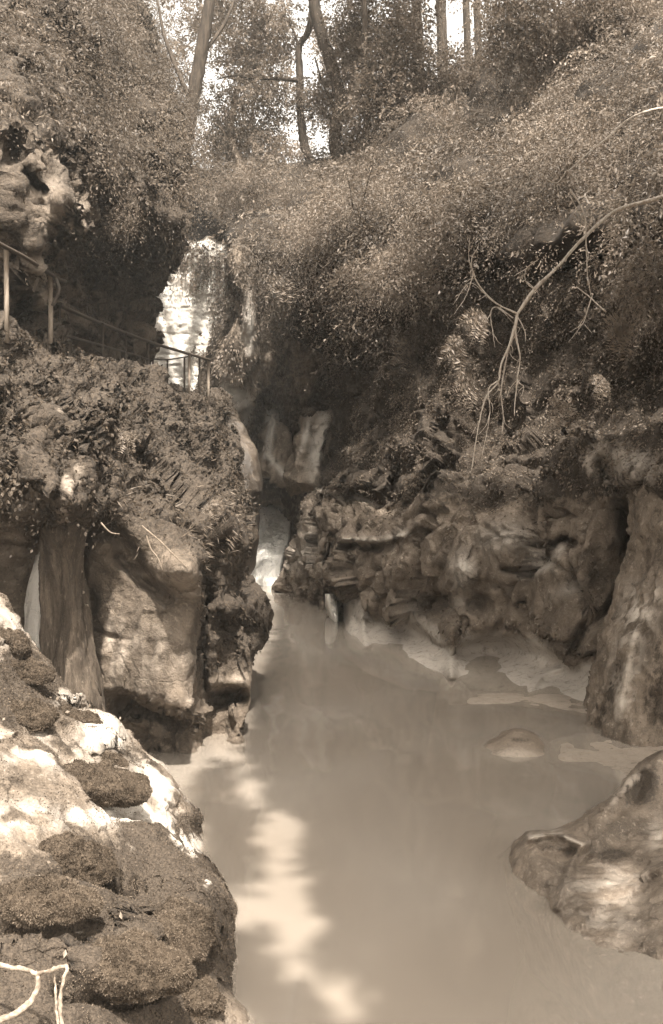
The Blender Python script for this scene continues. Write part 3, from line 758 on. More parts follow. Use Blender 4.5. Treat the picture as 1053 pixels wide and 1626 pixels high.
# ------------------------------------------------------------------ rocks standing in the water on the right
rows = [
    Lrow([1368, 1335, 1328, 1305, 1285, 1265, 1265], [792, 845, 890, 955, 1000, 1060, 1180], [9.7, 9.9, 10.1, 10.6, 11, 11.6, 11.6]),
    Lrow([1373, 1327, 1318, 1280, 1229, 1201, 1180], [801, 841, 888, 960, 1003, 1050, 1180], [8.75, 8.75, 8.85, 9.2, 9.6, 9.7, 9.7]),
    Lrow([1380, 1343, 1338, 1312, 1262, 1240, 1220], [803, 848, 915, 965, 1010, 1055, 1180], [8.5, 8.35, 8.45, 8.75, 9.2, 9.3, 9.3]),
    Lrow([1385, 1368, 1372, 1352, 1330, 1320, 1310], [805, 852, 905, 962, 1012, 1058, 1180], [8.42, 8.12, 8.3, 8.5, 8.75, 8.8, 8.6]),
    Lrow([1392, 1405, 1410, 1402, 1400, 1390, 1380], [807, 858, 886, 950, 1010, 1060, 1180], [8.35, 7.9, 7.75, 7.85, 7.85, 7.7, 7.5]),
    Lrow([1400, 1440, 1450, 1496, 1521, 1512, 1500], [809, 864, 884, 935, 1000, 1060, 1180], [8.28, 7.75, 7.55, 7.05, 6.8, 6.82, 6.9]),
    Lrow([1415, 1462, 1485, 1540, 1570, 1565, 1550], [812, 866, 886, 938, 1005, 1060, 1180], [8.22, 7.68, 7.4, 6.92, 6.62, 6.62, 6.7]),
]
rr = Relief(rows, 1.9)
rr.push(fbm(rr.G, 1.1, 5) * .05 + .02 + facet(rr.G, 2.2, 4) * .05 + fbm(rr.G, 6, 5, .6) * .014)
rr.pull(-.17 * rr.stroke([(840, 1330), (885, 1322), (925, 1342), (905, 1375), (884, 1440)], 7) + .14 * rr.blob(870, 1352, 20, 12) + .12 * rr.blob(905, 1355, 18, 10) + .16 * rr.blob(1035, 1395, 14, 12)
        + .03 * rr.stroke([(960, 1432), (1000, 1422), (1045, 1412)], 6) + .12 * rr.stroke([(1020, 1235), (1010, 1270), (985, 1290)], 12) + .08 * rr.blob(950, 1400, 50, 30))
pale = rr.blob(960, 1410, 55, 30) * .6 + rr.stroke([(842, 1328), (885, 1320), (925, 1340)], 5) * .8 + rr.blob(955, 1470, 60, 40) * .5 + rr.stroke([(975, 1265), (1010, 1235)], 12) * .5 + rr.blob(1045, 1330, 16, 25) * .8
pale = pale * sstep(-.5, .35, fbm(rr.G, 5, 4))
moss = rr.blob(1015, 1260, 40, 28) * .75 + rr.blob(975, 1357, 40, 14) * .7 + rr.blob(905, 1352, 18, 12) * .6 + rr.blob(870, 1345, 25, 10) * .45 + rr.blob(1030, 1230, 30, 22) * .5 - pale * .6
o = rr.build('water_worn_rock', M['sculpt'], moss, pale, 1.2, (.3, .3, -1))
tag(o, 'big sculpted grey rock with a sharp ridge and a pale hollow, rising from the pool', 'rock')

rows = [Lrow([1190, 1172, 1160, 1165, 1180, 1195], [752, 785, 815, 845, 870, 885], [12.6] * 6),
        Lrow([1194, 1180, 1168, 1172, 1190, 1206], [758, 785, 815, 845, 868, 880], [12.05] * 6),
        Lrow([1200, 1195, 1190, 1194, 1203, 1212], [760, 785, 815, 845, 868, 878], [11.85, 11.75, 11.68, 11.68, 11.75, 11.9]),
        Lrow([1208, 1212, 1214, 1214, 1214, 1217], [764, 788, 815, 845, 866, 876], [11.68, 11.55, 11.5, 11.5, 11.55, 11.65]),
        Lrow([1222, 1232, 1236, 1236, 1232, 1230], [768, 790, 815, 845, 864, 874], [11.6, 11.4, 11.35, 11.35, 11.4, 11.5])]
r = Relief(rows, 1.6); r.push(fbm(r.G, 2, 5) * .035 + .02)
o = r.build('shelf_rock', M['smooth'], r.blob(825, 1175, 25, 7) * .6, r.blob(810, 1200, 50, 12) * .5, .5, (0, .2, -1))
tag(o, 'small low wet stone just breaking the water beside the pale shelf', 'rock')

def ledge(label, xs, back, front, z=.05):
    zz = lambda y, h: (CH - h) / ((y - HOR) / F)
    n_ = len(xs); end = np.array([-.12] + [0] * (n_ - 2) + [0])
    rows = [[(x, y - 6, zz(y - 6, -.12)) for x, y in zip(xs, back)],
            [(x, y, zz(y, z * .4 + e)) for x, y, e in zip(xs, back, end)],
            [(x, y * .6 + f * .4, zz(y * .6 + f * .4, z + e)) for x, y, f, e in zip(xs, back, front, end)],
            [(x, y * .2 + f * .8, zz(y * .2 + f * .8, z * .7 + e)) for x, y, f, e in zip(xs, back, front, end)],
            [(x, f, zz(f, -.01)) for x, f in zip(xs, front)],
            [(x, f + 9, zz(f + 9, -.16)) for x, f in zip(xs, front)]]
    s = Relief(rows, 1.8); s.push(fbm(s.G * np.array([1, .6, 1]), .9, 3) * .045 + fbm(s.G, 3, 4) * .012)
    o = s.build('rock_shelf', M['smooth'], None, np.full(s.px.shape, .5), .4, (0, .1, -1)); return tag(o, label, 'rock', 'pale shelves along the waterline')


ledge('long pale rock shelf tapering left along the far edge of the shallows', [712, 745, 790, 850, 920, 985], [1108, 1104, 1101, 1100, 1098, 1100], [1119, 1121, 1121, 1127, 1138, 1150])
ledge('broad pale rock shelf between the wet stone and the near sculpted rock', [868, 890, 925, 965, 1005, 1080], [1186, 1176, 1168, 1166, 1168, 1170], [1209, 1214, 1220, 1232, 1246, 1262], .06)

# ------------------------------------------------------------------ river bed and water
gx, gy = np.meshgrid(np.linspace(-9, 11, 260), np.linspace(1.5, 36, 380))
zb = np.full_like(gx, -3.0) + .25 * perlin(np.stack([gx * .4, gy * .4, gx * 0], -1))
bpx, bpy_ = proj(np.stack([gx, gy, gx * 0], -1))
def bl(x, y, rx, ry): return np.exp(-(((bpx - x) / rx) ** 2 + ((bpy_ - y) / ry) ** 2))
shelf = inpoly(bpx, bpy_, [(690, 1075), (740, 1110), (715, 1120), (760, 1132), (880, 1128), (900, 1150), (800, 1160), (750, 1180), (765, 1212), (870, 1215), (930, 1225), (960, 1245), (940, 1290), (1000, 1270), (1500, 1290), (1500, 950), (700, 950)]).astype(float)
shelf2 = inpoly(bpx, bpy_, [(800, 1330), (790, 1400), (850, 1450), (880, 1475), (930, 1520), (1000, 1540), (1080, 1528), (1600, 1500), (1600, 1280), (960, 1290)]).astype(float)
def soft(a, k):
    for _ in range(k):
        a = (a + np.roll(a, 1, 0) + np.roll(a, -1, 0) + np.roll(a, 1, 1) + np.roll(a, -1, 1)) / 5
    return a
zb += soft(shelf, 7) * 2.2 + soft(shelf2, 6) * 2.0 + (bl(570, 1040, 60, 18) + bl(690, 1080, 50, 14)) * 1.6
zb = np.minimum(zb, -.055 + .06 * perlin(np.stack([gx * .9, gy * .9, gx * 0], -1)) + .10 * (bl(880, 1112, 90, 16) + bl(930, 1200, 60, 16) + bl(1010, 1190, 60, 30)) + .05 * bl(780, 1108, 40, 8))
far_up = sstep(27.5, 30.5, gy)
zb = zb * (1 - far_up) - 2.4 * far_up
bedr = Relief.__new__(Relief); bedr.G = np.stack([gx, gy, zb], -1); bedr.fix()
o = bedr.build('river_bed', M['bed'], None, None, 1, (0, 0, -1)); tag(o, kind='structure')

x0, x1, y0, y1 = -9, 11, 1.6, 28.6
nn = 24
ring = [(x0, y0), (x1, y0), (x1, y1), (x0, y1)]
V = [(x, y, 0.) for x, y in ring] + [(x, y, -4.2) for x, y in ring]
Fq = [(0, 1, 2, 3), (7, 6, 5, 4), (0, 4, 5, 1), (1, 5, 6, 2), (2, 6, 7, 3), (3, 7, 4, 0)]
o = link('river_water', np.array(V), Fq, M['water'], smooth=False, base=False); tag(o, kind='structure')

# cascade
rows = [Lrow(752, [415, 425, 438, 452, 462], [36, 36, 36, 36, 36]),
        Lrow([784, 786, 788, 790, 792], [412, 425, 440, 452, 464], [33.6, 33.6, 33.4, 33.2, 33]),
        Lrow([812, 812, 814, 814, 816], [408, 422, 436, 450, 464], [32.6, 32.3, 32.2, 32.2, 32]),
        Lrow([850, 850, 852, 850, 850], [398, 416, 430, 444, 458], [31.2, 30.8, 30.6, 30.6, 30.4]),
        Lrow([868, 866, 866, 866, 866], [390, 410, 424, 438, 452], [30.6, 30.0, 29.8, 29.8, 29.6]),
        Lrow([893, 892, 892, 892, 892], [376, 398, 414, 428, 446], [29.8, 29.2, 29.0, 28.8, 28.6]),
        Lrow([918, 918, 920, 922, 924], [372, 392, 408, 424, 442], [29.0, 28.6, 28.3, 28.1, 27.9]),
        Lrow([940, 940, 942, 944, 946], [368, 390, 408, 424, 440], [28.2, 27.9, 27.7, 27.5, 27.3])]
r = Relief(rows, 1.5); r.push(fbm(r.G * np.array([1.6, 1.6, .5]), 1.2, 4) * .12)
o = r.build('cascade', M['foam'], None, None, .8, (0, .5, -.6)); tag(o, 'white cascade pouring through the narrow slot between the cliffs', 'waterfall', kind='structure')
rows = [Lrow(943, [516, 521, 527, 532], [22.6, 22.3, 22.3, 22.6]), Lrow(956, [519, 523, 529, 535], [22.4, 22.1, 22.1, 22.4]), Lrow(968, [524, 527, 531, 536], [22.2, 21.9, 21.9, 22.2]), Lrow(980, [530, 532, 534, 537], [21.9, 21.8, 21.8, 21.9])]
r = Relief(rows, 1.2); r.pull(np.full(r.px.shape, -.3) + .2 * fbm(r.G, 3, 3))
o = r.build('side_cascade', M['foam'], None, None, .5, (0, .5, -.6)); tag(o, 'thin white spout falling from a crack low in the right cliff', 'waterfall', kind='structure')

# ------------------------------------------------------------------ mossy boulder in the left corner
rows = [
    Lrow([905, 960, 1040, 1110, 1180, 1245, 1280, 1320], [-220, -50, 40, 112, 195, 264, 290, 300], [10.3, 10.2, 10.2, 10.3, 10.4, 10.4, 10.4, 10.6]),
    Lrow([880, 922, 985, 1078, 1150, 1228, 1272, 1310], [-220, -50, 25, 105, 188, 265, 298, 308], [9.5, 9.4, 9.4, 9.5, 9.6, 9.5, 9.3, 9.7]),
    Lrow([1000, 1040, 1090, 1145, 1195, 1265, 1340, 1395], [-220, -50, 40, 110, 188, 268, 317, 332], [8.3, 8.3, 8.5, 8.7, 8.8, 8.7, 8.5, 8.7]),
    Lrow([1130, 1160, 1200, 1235, 1280, 1335, 1415, 1475], [-220, -50, 50, 120, 198, 278, 336, 346], [7.3, 7.3, 7.4, 7.6, 7.7, 7.7, 7.7, 7.8]),
    Lrow([1260, 1280, 1310, 1340, 1378, 1428, 1495, 1560], [-220, -50, 60, 140, 216, 292, 346, 352], [6.4, 6.4, 6.5, 6.7, 6.9, 6.95, 7.0, 7.0]),
    Lrow([1400, 1410, 1430, 1450, 1482, 1530, 1575, 1640], [-220, -50, 60, 140, 222, 302, 350, 374], [5.6, 5.6, 5.7, 5.9, 6.1, 6.3, 6.4, 6.4]),
    Lrow([1560, 1560, 1570, 1580, 1600, 1625, 1645, 1700], [-220, -50, 60, 150, 242, 325, 390, 420], [4.9, 4.9, 5, 5.2, 5.5, 5.75, 5.9, 5.95]),
    Lrow([1780, 1780, 1780, 1790, 1800, 1810, 1810, 1840], [-220, -50, 60, 160, 260, 350, 430, 470], [4.2, 4.2, 4.3, 4.5, 4.8, 5.1, 5.4, 5.5]),
]
bo = Relief(rows, 2.0, hi=260)
g = bo.G.copy()
bo.push(fbm(g, .9, 4, .5) * .10 + fbm(g + 3, 2.2, 4, .5) * .05 + facet(g, 1.3, 7) * .07)
bo.push(.30 * bo.blob(205, 1530, 90, 52) + .24 * bo.blob(295, 1465, 55, 75, 20) + .12 * bo.blob(85, 1430, 80, 48) + .10 * bo.blob(40, 1520, 70, 40) + .10 * bo.blob(165, 1165, 30, 35)
        + .1 * bo.blob(330, 1570, 30, 40) - .18 * bo.stroke([(60, 1385), (190, 1400), (260, 1440)], 14) - .22 * bo.stroke([(100, 1570), (200, 1590), (290, 1560)], 14)
        - .18 * bo.stroke([(0, 1470), (110, 1490), (140, 1520)], 14) - .12 * bo.stroke([(120, 1110), (160, 1120), (200, 1150)], 8))
bo.push(fbm(g, 4, 4, .5) * .025)
pale = bo.blob(165, 1160, 32, 30) * 1.3 + bo.blob(255, 1250, 45, 30, 35) * 1.3 + bo.blob(40, 1190, 70, 22, 8) * 1.2 + bo.stroke([(130, 1295), (230, 1290), (310, 1345)], 17) * 1.2 + bo.blob(35, 1300, 70, 22) * .8 \
    + bo.blob(15, 1010, 30, 45, -40) * 1.0 + bo.blob(330, 1400, 10, 12) + bo.blob(60, 1395, 16, 10) + bo.blob(125, 1480, 40, 7, -12) * .9 + bo.blob(105, 1110, 26, 14) * .7 + bo.blob(240, 1355, 40, 12, 20) * .5
pale = np.clip(pale, 0, 1.2) * sstep(-.55, .15, fbm(g, 2.5, 4)) 
bm = np.clip(sstep(1300, 1400, bo.py + .3 * (bo.px - 150)) * .78 + bo.blob(30, 1100, 90, 60) * .9 + .34 - pale * .9 + .55 * fbm(g, 1.9, 5), 0, 1)
bm *= 1 - .7 * sstep(320, 350, bo.px) * sstep(1540, 1590, bo.py)
boulder = bo.build('mossy_boulder', M['boulder'], bm, pale, 1.5, (-.3, 0, -1))
tag(boulder, 'huge pale boulder filling the near left corner, half covered in moss', 'boulder')

# ================================================================== MOSS, LEAVES, TREES
def scatter(name, sets, mat, parent=None):
    v, f = join([(a, b) for a, b, _ in sets]); r = np.concatenate([c for _, _, c in sets])
    return link(name, v, f, mat, {'rnd': r}, smooth=False, parent=parent, base=parent is None)


def sprays(pos, dirs, length, k=12, size=.07, droop=.5, aspect=.5, rng=RNG):
    """arching twigs, k leaves along each"""
    n = len(pos)
    L = (length * rng.uniform(.5, 1.4, n))[:, None, None]
    t = (np.arange(k) + .5)[None, :, None] / k
    d = unit(dirs)[:, None]
    side = unit(np.cross(d, rng.normal(size=(n, 1, 3))))
    g = np.array([0, 0, -1.])[None, None]
    p = pos[:, None] + d * L * t + g * L * droop * t * t + side * L * .12 * np.sin(t * 5)
    tan = d + g * droop * 2 * t
    sg = np.where(np.arange(k) % 2, 1., -1.)[None, :, None]
    ax = tan * .6 + side * sg * .9 + g * .25
    sz = size * (1.1 - .5 * t[..., 0]) * np.ones((n, 1)) * rng.uniform(.75, 1.3, (n, 1))
    v, f, r = leaves(p.reshape(-1, 3), ax.reshape(-1, 3), sz.ravel(), aspect, .8, rng)
    sr = np.repeat(rng.random(n), k * 4)
    return v, f, .6 * r + .4 * sr


def lets_sun(p):
    """False where a leaf would shade the bright stone wall at the back"""
    q = p - SUN * ((28.5 - p[:, 1]) / -SUN[1])[:, None]
    return ~((q[:, 0] > -6) & (q[:, 0] < -3.0) & (q[:, 2] > 4.6) & (q[:, 2] < 11) & (p[:, 1] < 28.5))


# moss and ivy on the left cliff -------------------------------------------------
patch = fbm(cl.G, .8, 4)
m_ = np.clip(moss_l * 1.3 - .15 + .5 * patch, 0, 1)
p, nrm = cl.sample(m_, 70000)
d = p[:, 1]
scatter_l = leaves(p, nrm * .6 + np.array([.1, -.2, -.75]), .028 + .0016 * d, .45, 1.0)
o = scatter('moss', [scatter_l], M['cliffmoss']); tag(o, kind='stuff', label='short dark moss coating the left cliff', cat='moss')
iv = np.clip(sstep(835, 790, cl.py) * sstep(-.02, .35, patch + .35 * fbm(cl.G + 31, 2.2, 3)) - (pale_l > .5), 0, 1)
p, nrm = cl.sample(iv, 3400)
s1 = sprays(p + nrm * .03, nrm * .7 + RNG.normal(size=p.shape) * .4 + np.array([.15, -.3, .1]), .26, 7, .054, 1.1, .6)
edge = sstep(22, 6, np.abs(cl.py - np.interp(cl.px, [0, 80, 160, 235, 330], [540, 552, 585, 618, 640])))
p, nrm = cl.sample(edge, 2600)
s2 = sprays(p, nrm * .3 + RNG.normal(size=p.shape) * .5 + np.array([.2, -.4, .5]), .34, 8, .055, 1.0, .5)
o = scatter('ivy', [s1, s2], M['ivy']); tag(o, kind='stuff', label='ivy and small plants trailing over the path edge on the left cliff', cat='ivy')
# grassy fringe under the overhang lip and dry roots
p, nrm = cl.sample(np.clip(cl.blob(275, 845, 70, 30) + cl.blob(225, 800, 60, 20) + cl.blob(340, 830, 30, 50), 0, 1), 5000)
gr = leaves(p, nrm + np.array([.4, -.3, -.5]), .12, .10, 1.0)
o = scatter('grass', [gr], M['fern']); tag(o, kind='stuff', label='pale wispy grass on the lip of the left cliff', cat='grass')

# leaves over the upper left rock -------------------------------------------------
cl2 = fbm(cu.G, .45, 4)
m_ = np.clip(cu_leaf * (.55 + .9 * sstep(-.35, .25, cl2)), 0, 1)
p, nrm = cu.sample(m_ * np.where(cu.py > 290, sstep(278, 250, cu.px), 1), 21000)
k_ = lets_sun(p); p, nrm = p[k_], nrm[k_]
off = RNG.uniform(0, .7, (len(p), 1)) ** 1.5
s1 = sprays(p + nrm * off, nrm * .5 + RNG.normal(size=p.shape) * .35 + np.array([.45, -.25, -.15]), .55, 10, .062, .75, .36)
m2 = np.clip(cu.blob(190, 450, 90, 50) * .9 + cu.blob(60, 400, 60, 60) * .4 + cu.blob(90, 260, 60, 40) * .3 + cu.stroke([(120, 500), (215, 520)], 22) + cu.blob(200, 350, 26, 22) * 2 + cu.blob(20, 300, 60, 60) * .25 + cu.stroke([(0, 520), (60, 520)], 20) * .6 + cu.stroke([(235, 360), (290, 385)], 25), 0, 1)
p, nrm = cu.sample(m2, 4200)
s2 = sprays(p, nrm * .7 + RNG.normal(size=p.shape) * .5 + np.array([.2, -.3, 0]), .3, 8, .05, 1.0, .4)
o = scatter('undergrowth', [s1, s2], M['leaf_l']); tag(o, kind='stuff', label='mass of drooping bushes over the rock on the upper left', cat='undergrowth')

# wooded slope on the right -------------------------------------------------
R_ = [
    Lrow([500, 505, 540, 560, 515, 475, 445, 440, 432, 425, 460, 500], [385, 430, 470, 560, 650, 740, 830, 930, 1010, 1180, 1560, 2050], [29.2, 29, 28.4, 27.2, 25.6, 24.2, 22.8, 20.6, 18.4, 15, 10.5, 8]),
    Lrow([480, 485, 525, 545, 500, 462, 432, 415, 405, 395, 420, 440], [408, 440, 470, 560, 650, 740, 830, 930, 1010, 1180, 1560, 2050], [27.6, 27.4, 26.6, 25.2, 23.6, 22.0, 20.5, 18.6, 16.4, 13.4, 9.5, 7]),
    Lrow([455, 445, 460, 470, 450, 425, 395, 370, 350, 330, 330, 330], [398, 428, 465, 560, 650, 740, 830, 930, 1010, 1180, 1560, 2050], [27.2, 27.0, 26.0, 24.2, 22.6, 21.0, 19.0, 17.4, 15.6, 13.0, 9, 6.5]),
    Lrow([430, 400, 390, 385, 370, 350, 330, 300, 275, 250, 230, 180], [382, 415, 465, 560, 650, 740, 830, 930, 1010, 1180, 1560, 2050], [27.0, 26.2, 25.4, 24.4, 22.8, 21.4, 20, 18.4, 16.6, 14, 9.8, 7]),
    Lrow([340, 330, 320, 310, 290, 275, 250, 215, 190, 160, 110, 0], [338, 390, 460, 560, 650, 740, 830, 930, 1010, 1180, 1560, 2050], [29.5, 28.8, 27.8, 26.8, 25.6, 24.2, 22.8, 21, 19, 16.4, 11.5, 8.5]),
    Lrow([300, 295, 290, 265, 210, 195, 170, 130, 100, 60, -40, -220], [285, 380, 460, 560, 650, 740, 830, 930, 1010, 1180, 1560, 2050], [36, 34, 32, 30.5, 29.6, 28.4, 27, 25, 23, 20, 14, 10.5]),
    Lrow([300, 295, 292, 270, 165, 130, 100, 50, 10, -40, -190, -420], [280, 380, 460, 555, 650, 740, 830, 930, 1010, 1180, 1560, 2050], [42, 40, 38, 36, 34.6, 33.4, 32, 30, 28, 25, 18, 14]),
    Lrow([330, 320, 310, 300, 240, 200, 170, 110, 60, 10, -200, -480], [270, 380, 460, 555, 650, 740, 830, 930, 1010, 1180, 1560, 2050], [60, 58, 56, 54, 50, 48, 46, 44, 42, 40, 28, 22]),
]
hs = Relief(R_, 5)
d1, d2 = worley(hs.G + .5 * np.stack([fbm(hs.G, .6, 3), fbm(hs.G + 7, .6, 3), fbm(hs.G + 3, .6, 3)], -1), .42)
hs.push(fbm(hs.G, .35, 4) * .4 + (.5 - d1) * 1.25)
o = hs.build('hillside', M['soil'], None, None, 4, (.4, .6, -.6)); tag(o, kind='structure')
hm = .75 + .5 * sstep(-.3, .35, fbm(hs.G, .6, 4))
hm = hm * (1 - .75 * sstep(36, 42, hs.G[..., 1])) * np.where(hs.py > 372, sstep(352, 392, hs.px), 1)
hm = hm * np.where((hs.px < 1130) & (hs.py > -80), 1, .2)
p, nrm = hs.sample(np.clip(hm, 0, 1), 46000)
k_ = lets_sun(p); p, nrm = p[k_], nrm[k_]
nrm = nrm * np.sign((nrm * (np.array([0, 0, CH + 4]) - p)).sum(-1))[:, None]
off = RNG.uniform(0, .6, (len(p), 1)) ** 1.4
flow = np.stack([perlin(p * .5 + 40), perlin(p * .5 + 80), perlin(p * .5 + 120)], -1) * 1.3      # each bush leans its own way
szp = .075 * (1 + .55 * np.clip(perlin(p * .7 + 9) * 1.6, -1, 1.3))
dv = nrm * .55 + flow + RNG.normal(size=p.shape) * .28 + np.array([-.35, -.3, .08])
dv = dv + nrm * np.maximum(0, .55 - (dv * nrm).sum(-1))[:, None]
s1 = sprays(p + nrm * (off + .06), dv, .68, 10, np.ones((len(p), 10)) * szp[:, None], .65, .36)
p, nrm = hs.sample(np.clip(hm * sstep(-.1, .3, fbm(hs.G + 50, .8, 3)), 0, 1), 2600)
k_ = lets_sun(p); p, nrm = p[k_], nrm[k_]
s2 = sprays(p + nrm * RNG.uniform(.2, .8, (len(p), 1)), nrm * .5 + RNG.normal(size=p.shape) * .5 + np.array([-.4, -.4, .1]), .8, 9, .125, .8, .42)
o = scatter('undergrowth', [s1, s2], M['leaf_r']); tag(o, kind='stuff', label='dense leafy bushes over the whole slope right of the gorge', cat='undergrowth')
# hanging veil and ivy on the shaded wall under the lip, moss on the right cliff top
dk = np.clip(sstep(760, 690, crr.py) * (.35 + .8 * sstep(-.2, .3, fbm(crr.G, .7, 4))), 0, 1)
p, nrm = crr.sample(dk, 11000)
s1 = sprays(p, nrm * .7 + RNG.normal(size=p.shape) * .4, .3, 7, .055, 1.2, .45)
m_ = np.clip((sstep(850, 770, crr.py) * .9 + .25) * sstep(-.1, .3, fbm(crr.G, .9, 4)) * (1 - smooth_r) - pale_r * .7, 0, 1)
p, nrm = crr.sample(m_, 60000)
s2 = leaves(p, nrm * .6 + np.array([-.1, -.3, -.6]), .06, .45, 1.)
o = scatter('ivy', [s1, s2], M['ivy_r']); tag(o, kind='stuff', label='ivy and moss hanging on the shaded wall right of the gorge', cat='ivy')
m_ = np.clip(.5 + 1.2 * fbm(cb.G * np.array([1, 1, .5]), .6, 4) - pale_b - (cb.py > 690), 0, 1)
p, nrm = cb.sample(m_, 16000)
s1 = leaves(p, nrm * .5 + np.array([0, -.2, -.9]), .11, .4, .8)
ivt = ms.stroke([(250, 385), (300, 400), (350, 420)], 26) + ms.stroke([(318, 400), (312, 445)], 9) + ms.stroke([(345, 430), (352, 520), (330, 560)], 16)
p, nrm = ms.sample(np.clip(ivt, 0, 1), 420)
s2 = sprays(p, nrm * .6 + np.array([0, -.4, -.4]), .4, 9, .09, 1.2, .5)
o = scatter('ivy', [s1, s2], M['leaf_r']); tag(o, kind='stuff', label='moss and ivy over the back wall and the stone wall top', cat='ivy')


def cushion(px, py, rx, ry, h, label, tilt=0., n=14000):
    i = np.argmin((bo.px - px) ** 2 + (bo.py - py) ** 2)
    c = bo.G.reshape(-1, 3)[i]; d = c[1]; h = h * .75
    a, b = rx / F * d, ry / F * d * 1.25
    nu_, nv_ = 56, 30
    U, Vv = np.meshgrid(np.linspace(0, 2 * math.pi, nu_, endpoint=False), np.linspace(-.75, math.pi / 2 * .985, nv_))
    ct, stt = math.cos(math.radians(tilt)), math.sin(math.radians(tilt))
    X = a * np.cos(Vv) ** .7 * np.cos(U); Y = b * np.cos(Vv) ** .7 * np.sin(U); Z = h * np.sin(Vv)
    G = np.stack([X * ct + Z * 0, Y, Z - X * stt], -1)
    nn_ = unit(G); G = G + nn_ * ((fbm(nn_ * 1.5 + px * .1, 1, 4) * .34 + fbm(nn_ * 5 + py, 1, 3) * .06) * min(a, b, h * 1.6))[..., None]
    W = c + G + np.array([0, -.01, -.01])
    idx = np.arange(nu_ * nv_).reshape(nv_, nu_); nx = np.roll(idx, -1, 1)
    q = np.stack([idx[:-1], nx[:-1], nx[1:], idx[1:]], -1).reshape(-1, 4)
    V = np.concatenate([W.reshape(-1, 3), W[-1].mean(0)[None], W[0].mean(0)[None]])
    k = nu_ * nv_; e = []
    for j in range(0, nu_, 2):
        j1, j2 = (j + 1) % nu_, (j + 2) % nu_
        e.append([idx[-1, j], idx[-1, j1], idx[-1, j2], k]); e.append([idx[0, j2], idx[0, j1], idx[0, j], k + 1])
    o = link('moss_cushion', V, np.concatenate([q, np.array(e)]), M['mossbed'])
    tag(o, label, 'moss cushion', 'moss cushions on the near boulder')
    s = Relief.__new__(Relief); s.G = np.concatenate([W, W[:, :1]], 1); nn2 = gnorm(s.G)
    out = s.G - (c - np.array([0, 0, h * .3]))
    s.N = nn2 * np.sign((nn2 * out).sum(-1))[..., None]
    p, nrm = s.sample(np.ones(s.G.shape[:2]), int(2.6 * n * a * b / (.47 * .3)) + 4000)
    b_ = scatter('moss_blades', [leaves(p - nrm * .006, nrm * .8 + np.array([.1, -.15, -.35]), .016, .45, 1.2)], M['moss'], o); tag(b_, kind='stuff')


CUSHIONS = [
    (145, 1248, 102, 38, .20, 'biggest thick dark moss cushion, an oblong loaf on bare pale rock', 3),
    (122, 1362, 64, 36, .15, 'dark moss cushion with a shaded lower end, just below the biggest loaf', 12),
    (78, 1428, 80, 40, .13, 'moss cushion with a small pale leaf scrap on top', 5),
    (208, 1535, 88, 46, .20, 'rounded moss hummock overhanging a dark hollow low on the boulder', 6),
    (295, 1470, 50, 62, .16, 'tall moss hummock on the water edge of the boulder', 25),
    (36, 1135, 58, 28, .16, 'rounded moss cushion at the left edge above the white rock', 4),
    (38, 1065, 52, 22, .13, 'flat moss cushion under the pale slanting rock at the left edge', 10),
    (20, 1018, 34, 22, .15, 'small dark moss cushion highest up on the boulder', 25),
    (100, 1135, 30, 22, .10, 'small moss cushion right of the left-edge moss mounds', 12, 9000),
    (140, 1142, 26, 16, .08, 'tiny moss cushion against the bright rounded rock knob', 15, 9000),
    (180, 1205, 24, 13, .07, 'thin moss tuft on pale rock just above the big loaf', 18, 9000),
    (318, 1580, 34, 36, .12, 'moss tuft at the lowest wet corner of the boulder', 20, 9000),
]
# boulder moss -------------------------------------------------
ring = sum(bo.blob(c_[0], c_[1] + 4, c_[2] * 1.15, c_[3] * 1.25) for c_ in CUSHIONS)
m_ = np.clip(bm * 1.1 + .5 * ring * sstep(-.5, .3, fbm(bo.G, 5, 3)) - .1 + .35 * fbm(bo.G, 2.2, 4), 0, 1)
p, nrm = bo.sample(m_, 260000)
o = scatter('moss', [leaves(p - nrm * .004, nrm * .7 + np.array([.1, -.25, -.45]), .009 + .0008 * p[:, 1], .5, 1.2)], M['moss'], boulder); tag(o, kind='stuff')


for c_ in CUSHIONS: cushion(*c_)
p, nrm = bo.sample(np.clip(.12 + bo.blob(60, 1395, 40, 20) + bo.blob(130, 1480, 60, 14) + bo.blob(240, 1450, 40, 30) * .6 + bo.blob(110, 1110, 60, 25), 0, 1), 170)
o = scatter('fallen_leaves', [leaves(p + nrm * .016, RNG.normal(size=p.shape) - nrm * 1.2 * (RNG.normal(size=p.shape) * nrm).sum(-1)[:, None], .036, .6, .4)], M['palefern']); tag(o, kind='stuff', label='pale dead leaves littering the moss of the near boulder', cat='leaves')


# ------------------------------------------------------------------ stringy column and sunlit strip left of the smooth face
V, Fq = tube(pxl([(124, 1185), (112, 1040), (104, 960), (100, 890), (96, 820), (92, 770)], [10.6, 10.7, 10.75, 10.7, 10.5, 10.4]), [.36, .26, .235, .22, .24, .30], 64, 24)
ctr = V.copy(); V = V + .08 * np.stack([fbm(ctr * np.array([7, 7, .8]), 1, 4), fbm(ctr * np.array([7, 7, .8]) + 9, 1, 4), 0 * V[:, 0]], -1)
o = link('old_tree', V, Fq, M['trunk']); tag(o, 'fibrous old trunk standing against the left cliff under the mossy overhang', 'tree')
rows = [Lrow(1075, [30, 42, 55, 68, 78], [10.9, 10.75, 10.7, 10.75, 10.9]), Lrow(1000, [38, 46, 58, 68, 76], [11.0, 10.85, 10.8, 10.85, 11]), Lrow(930, [46, 52, 60, 69, 76], [11.2, 11.05, 11, 11.05, 11.2]), Lrow(870, [60, 63, 66, 71, 75], [11.4, 11.3, 11.25, 11.3, 11.4])]
r = Relief(rows, 1.5); r.push(fbm(r.G * np.array([2, 2, .4]), 1.5, 4) * .04)
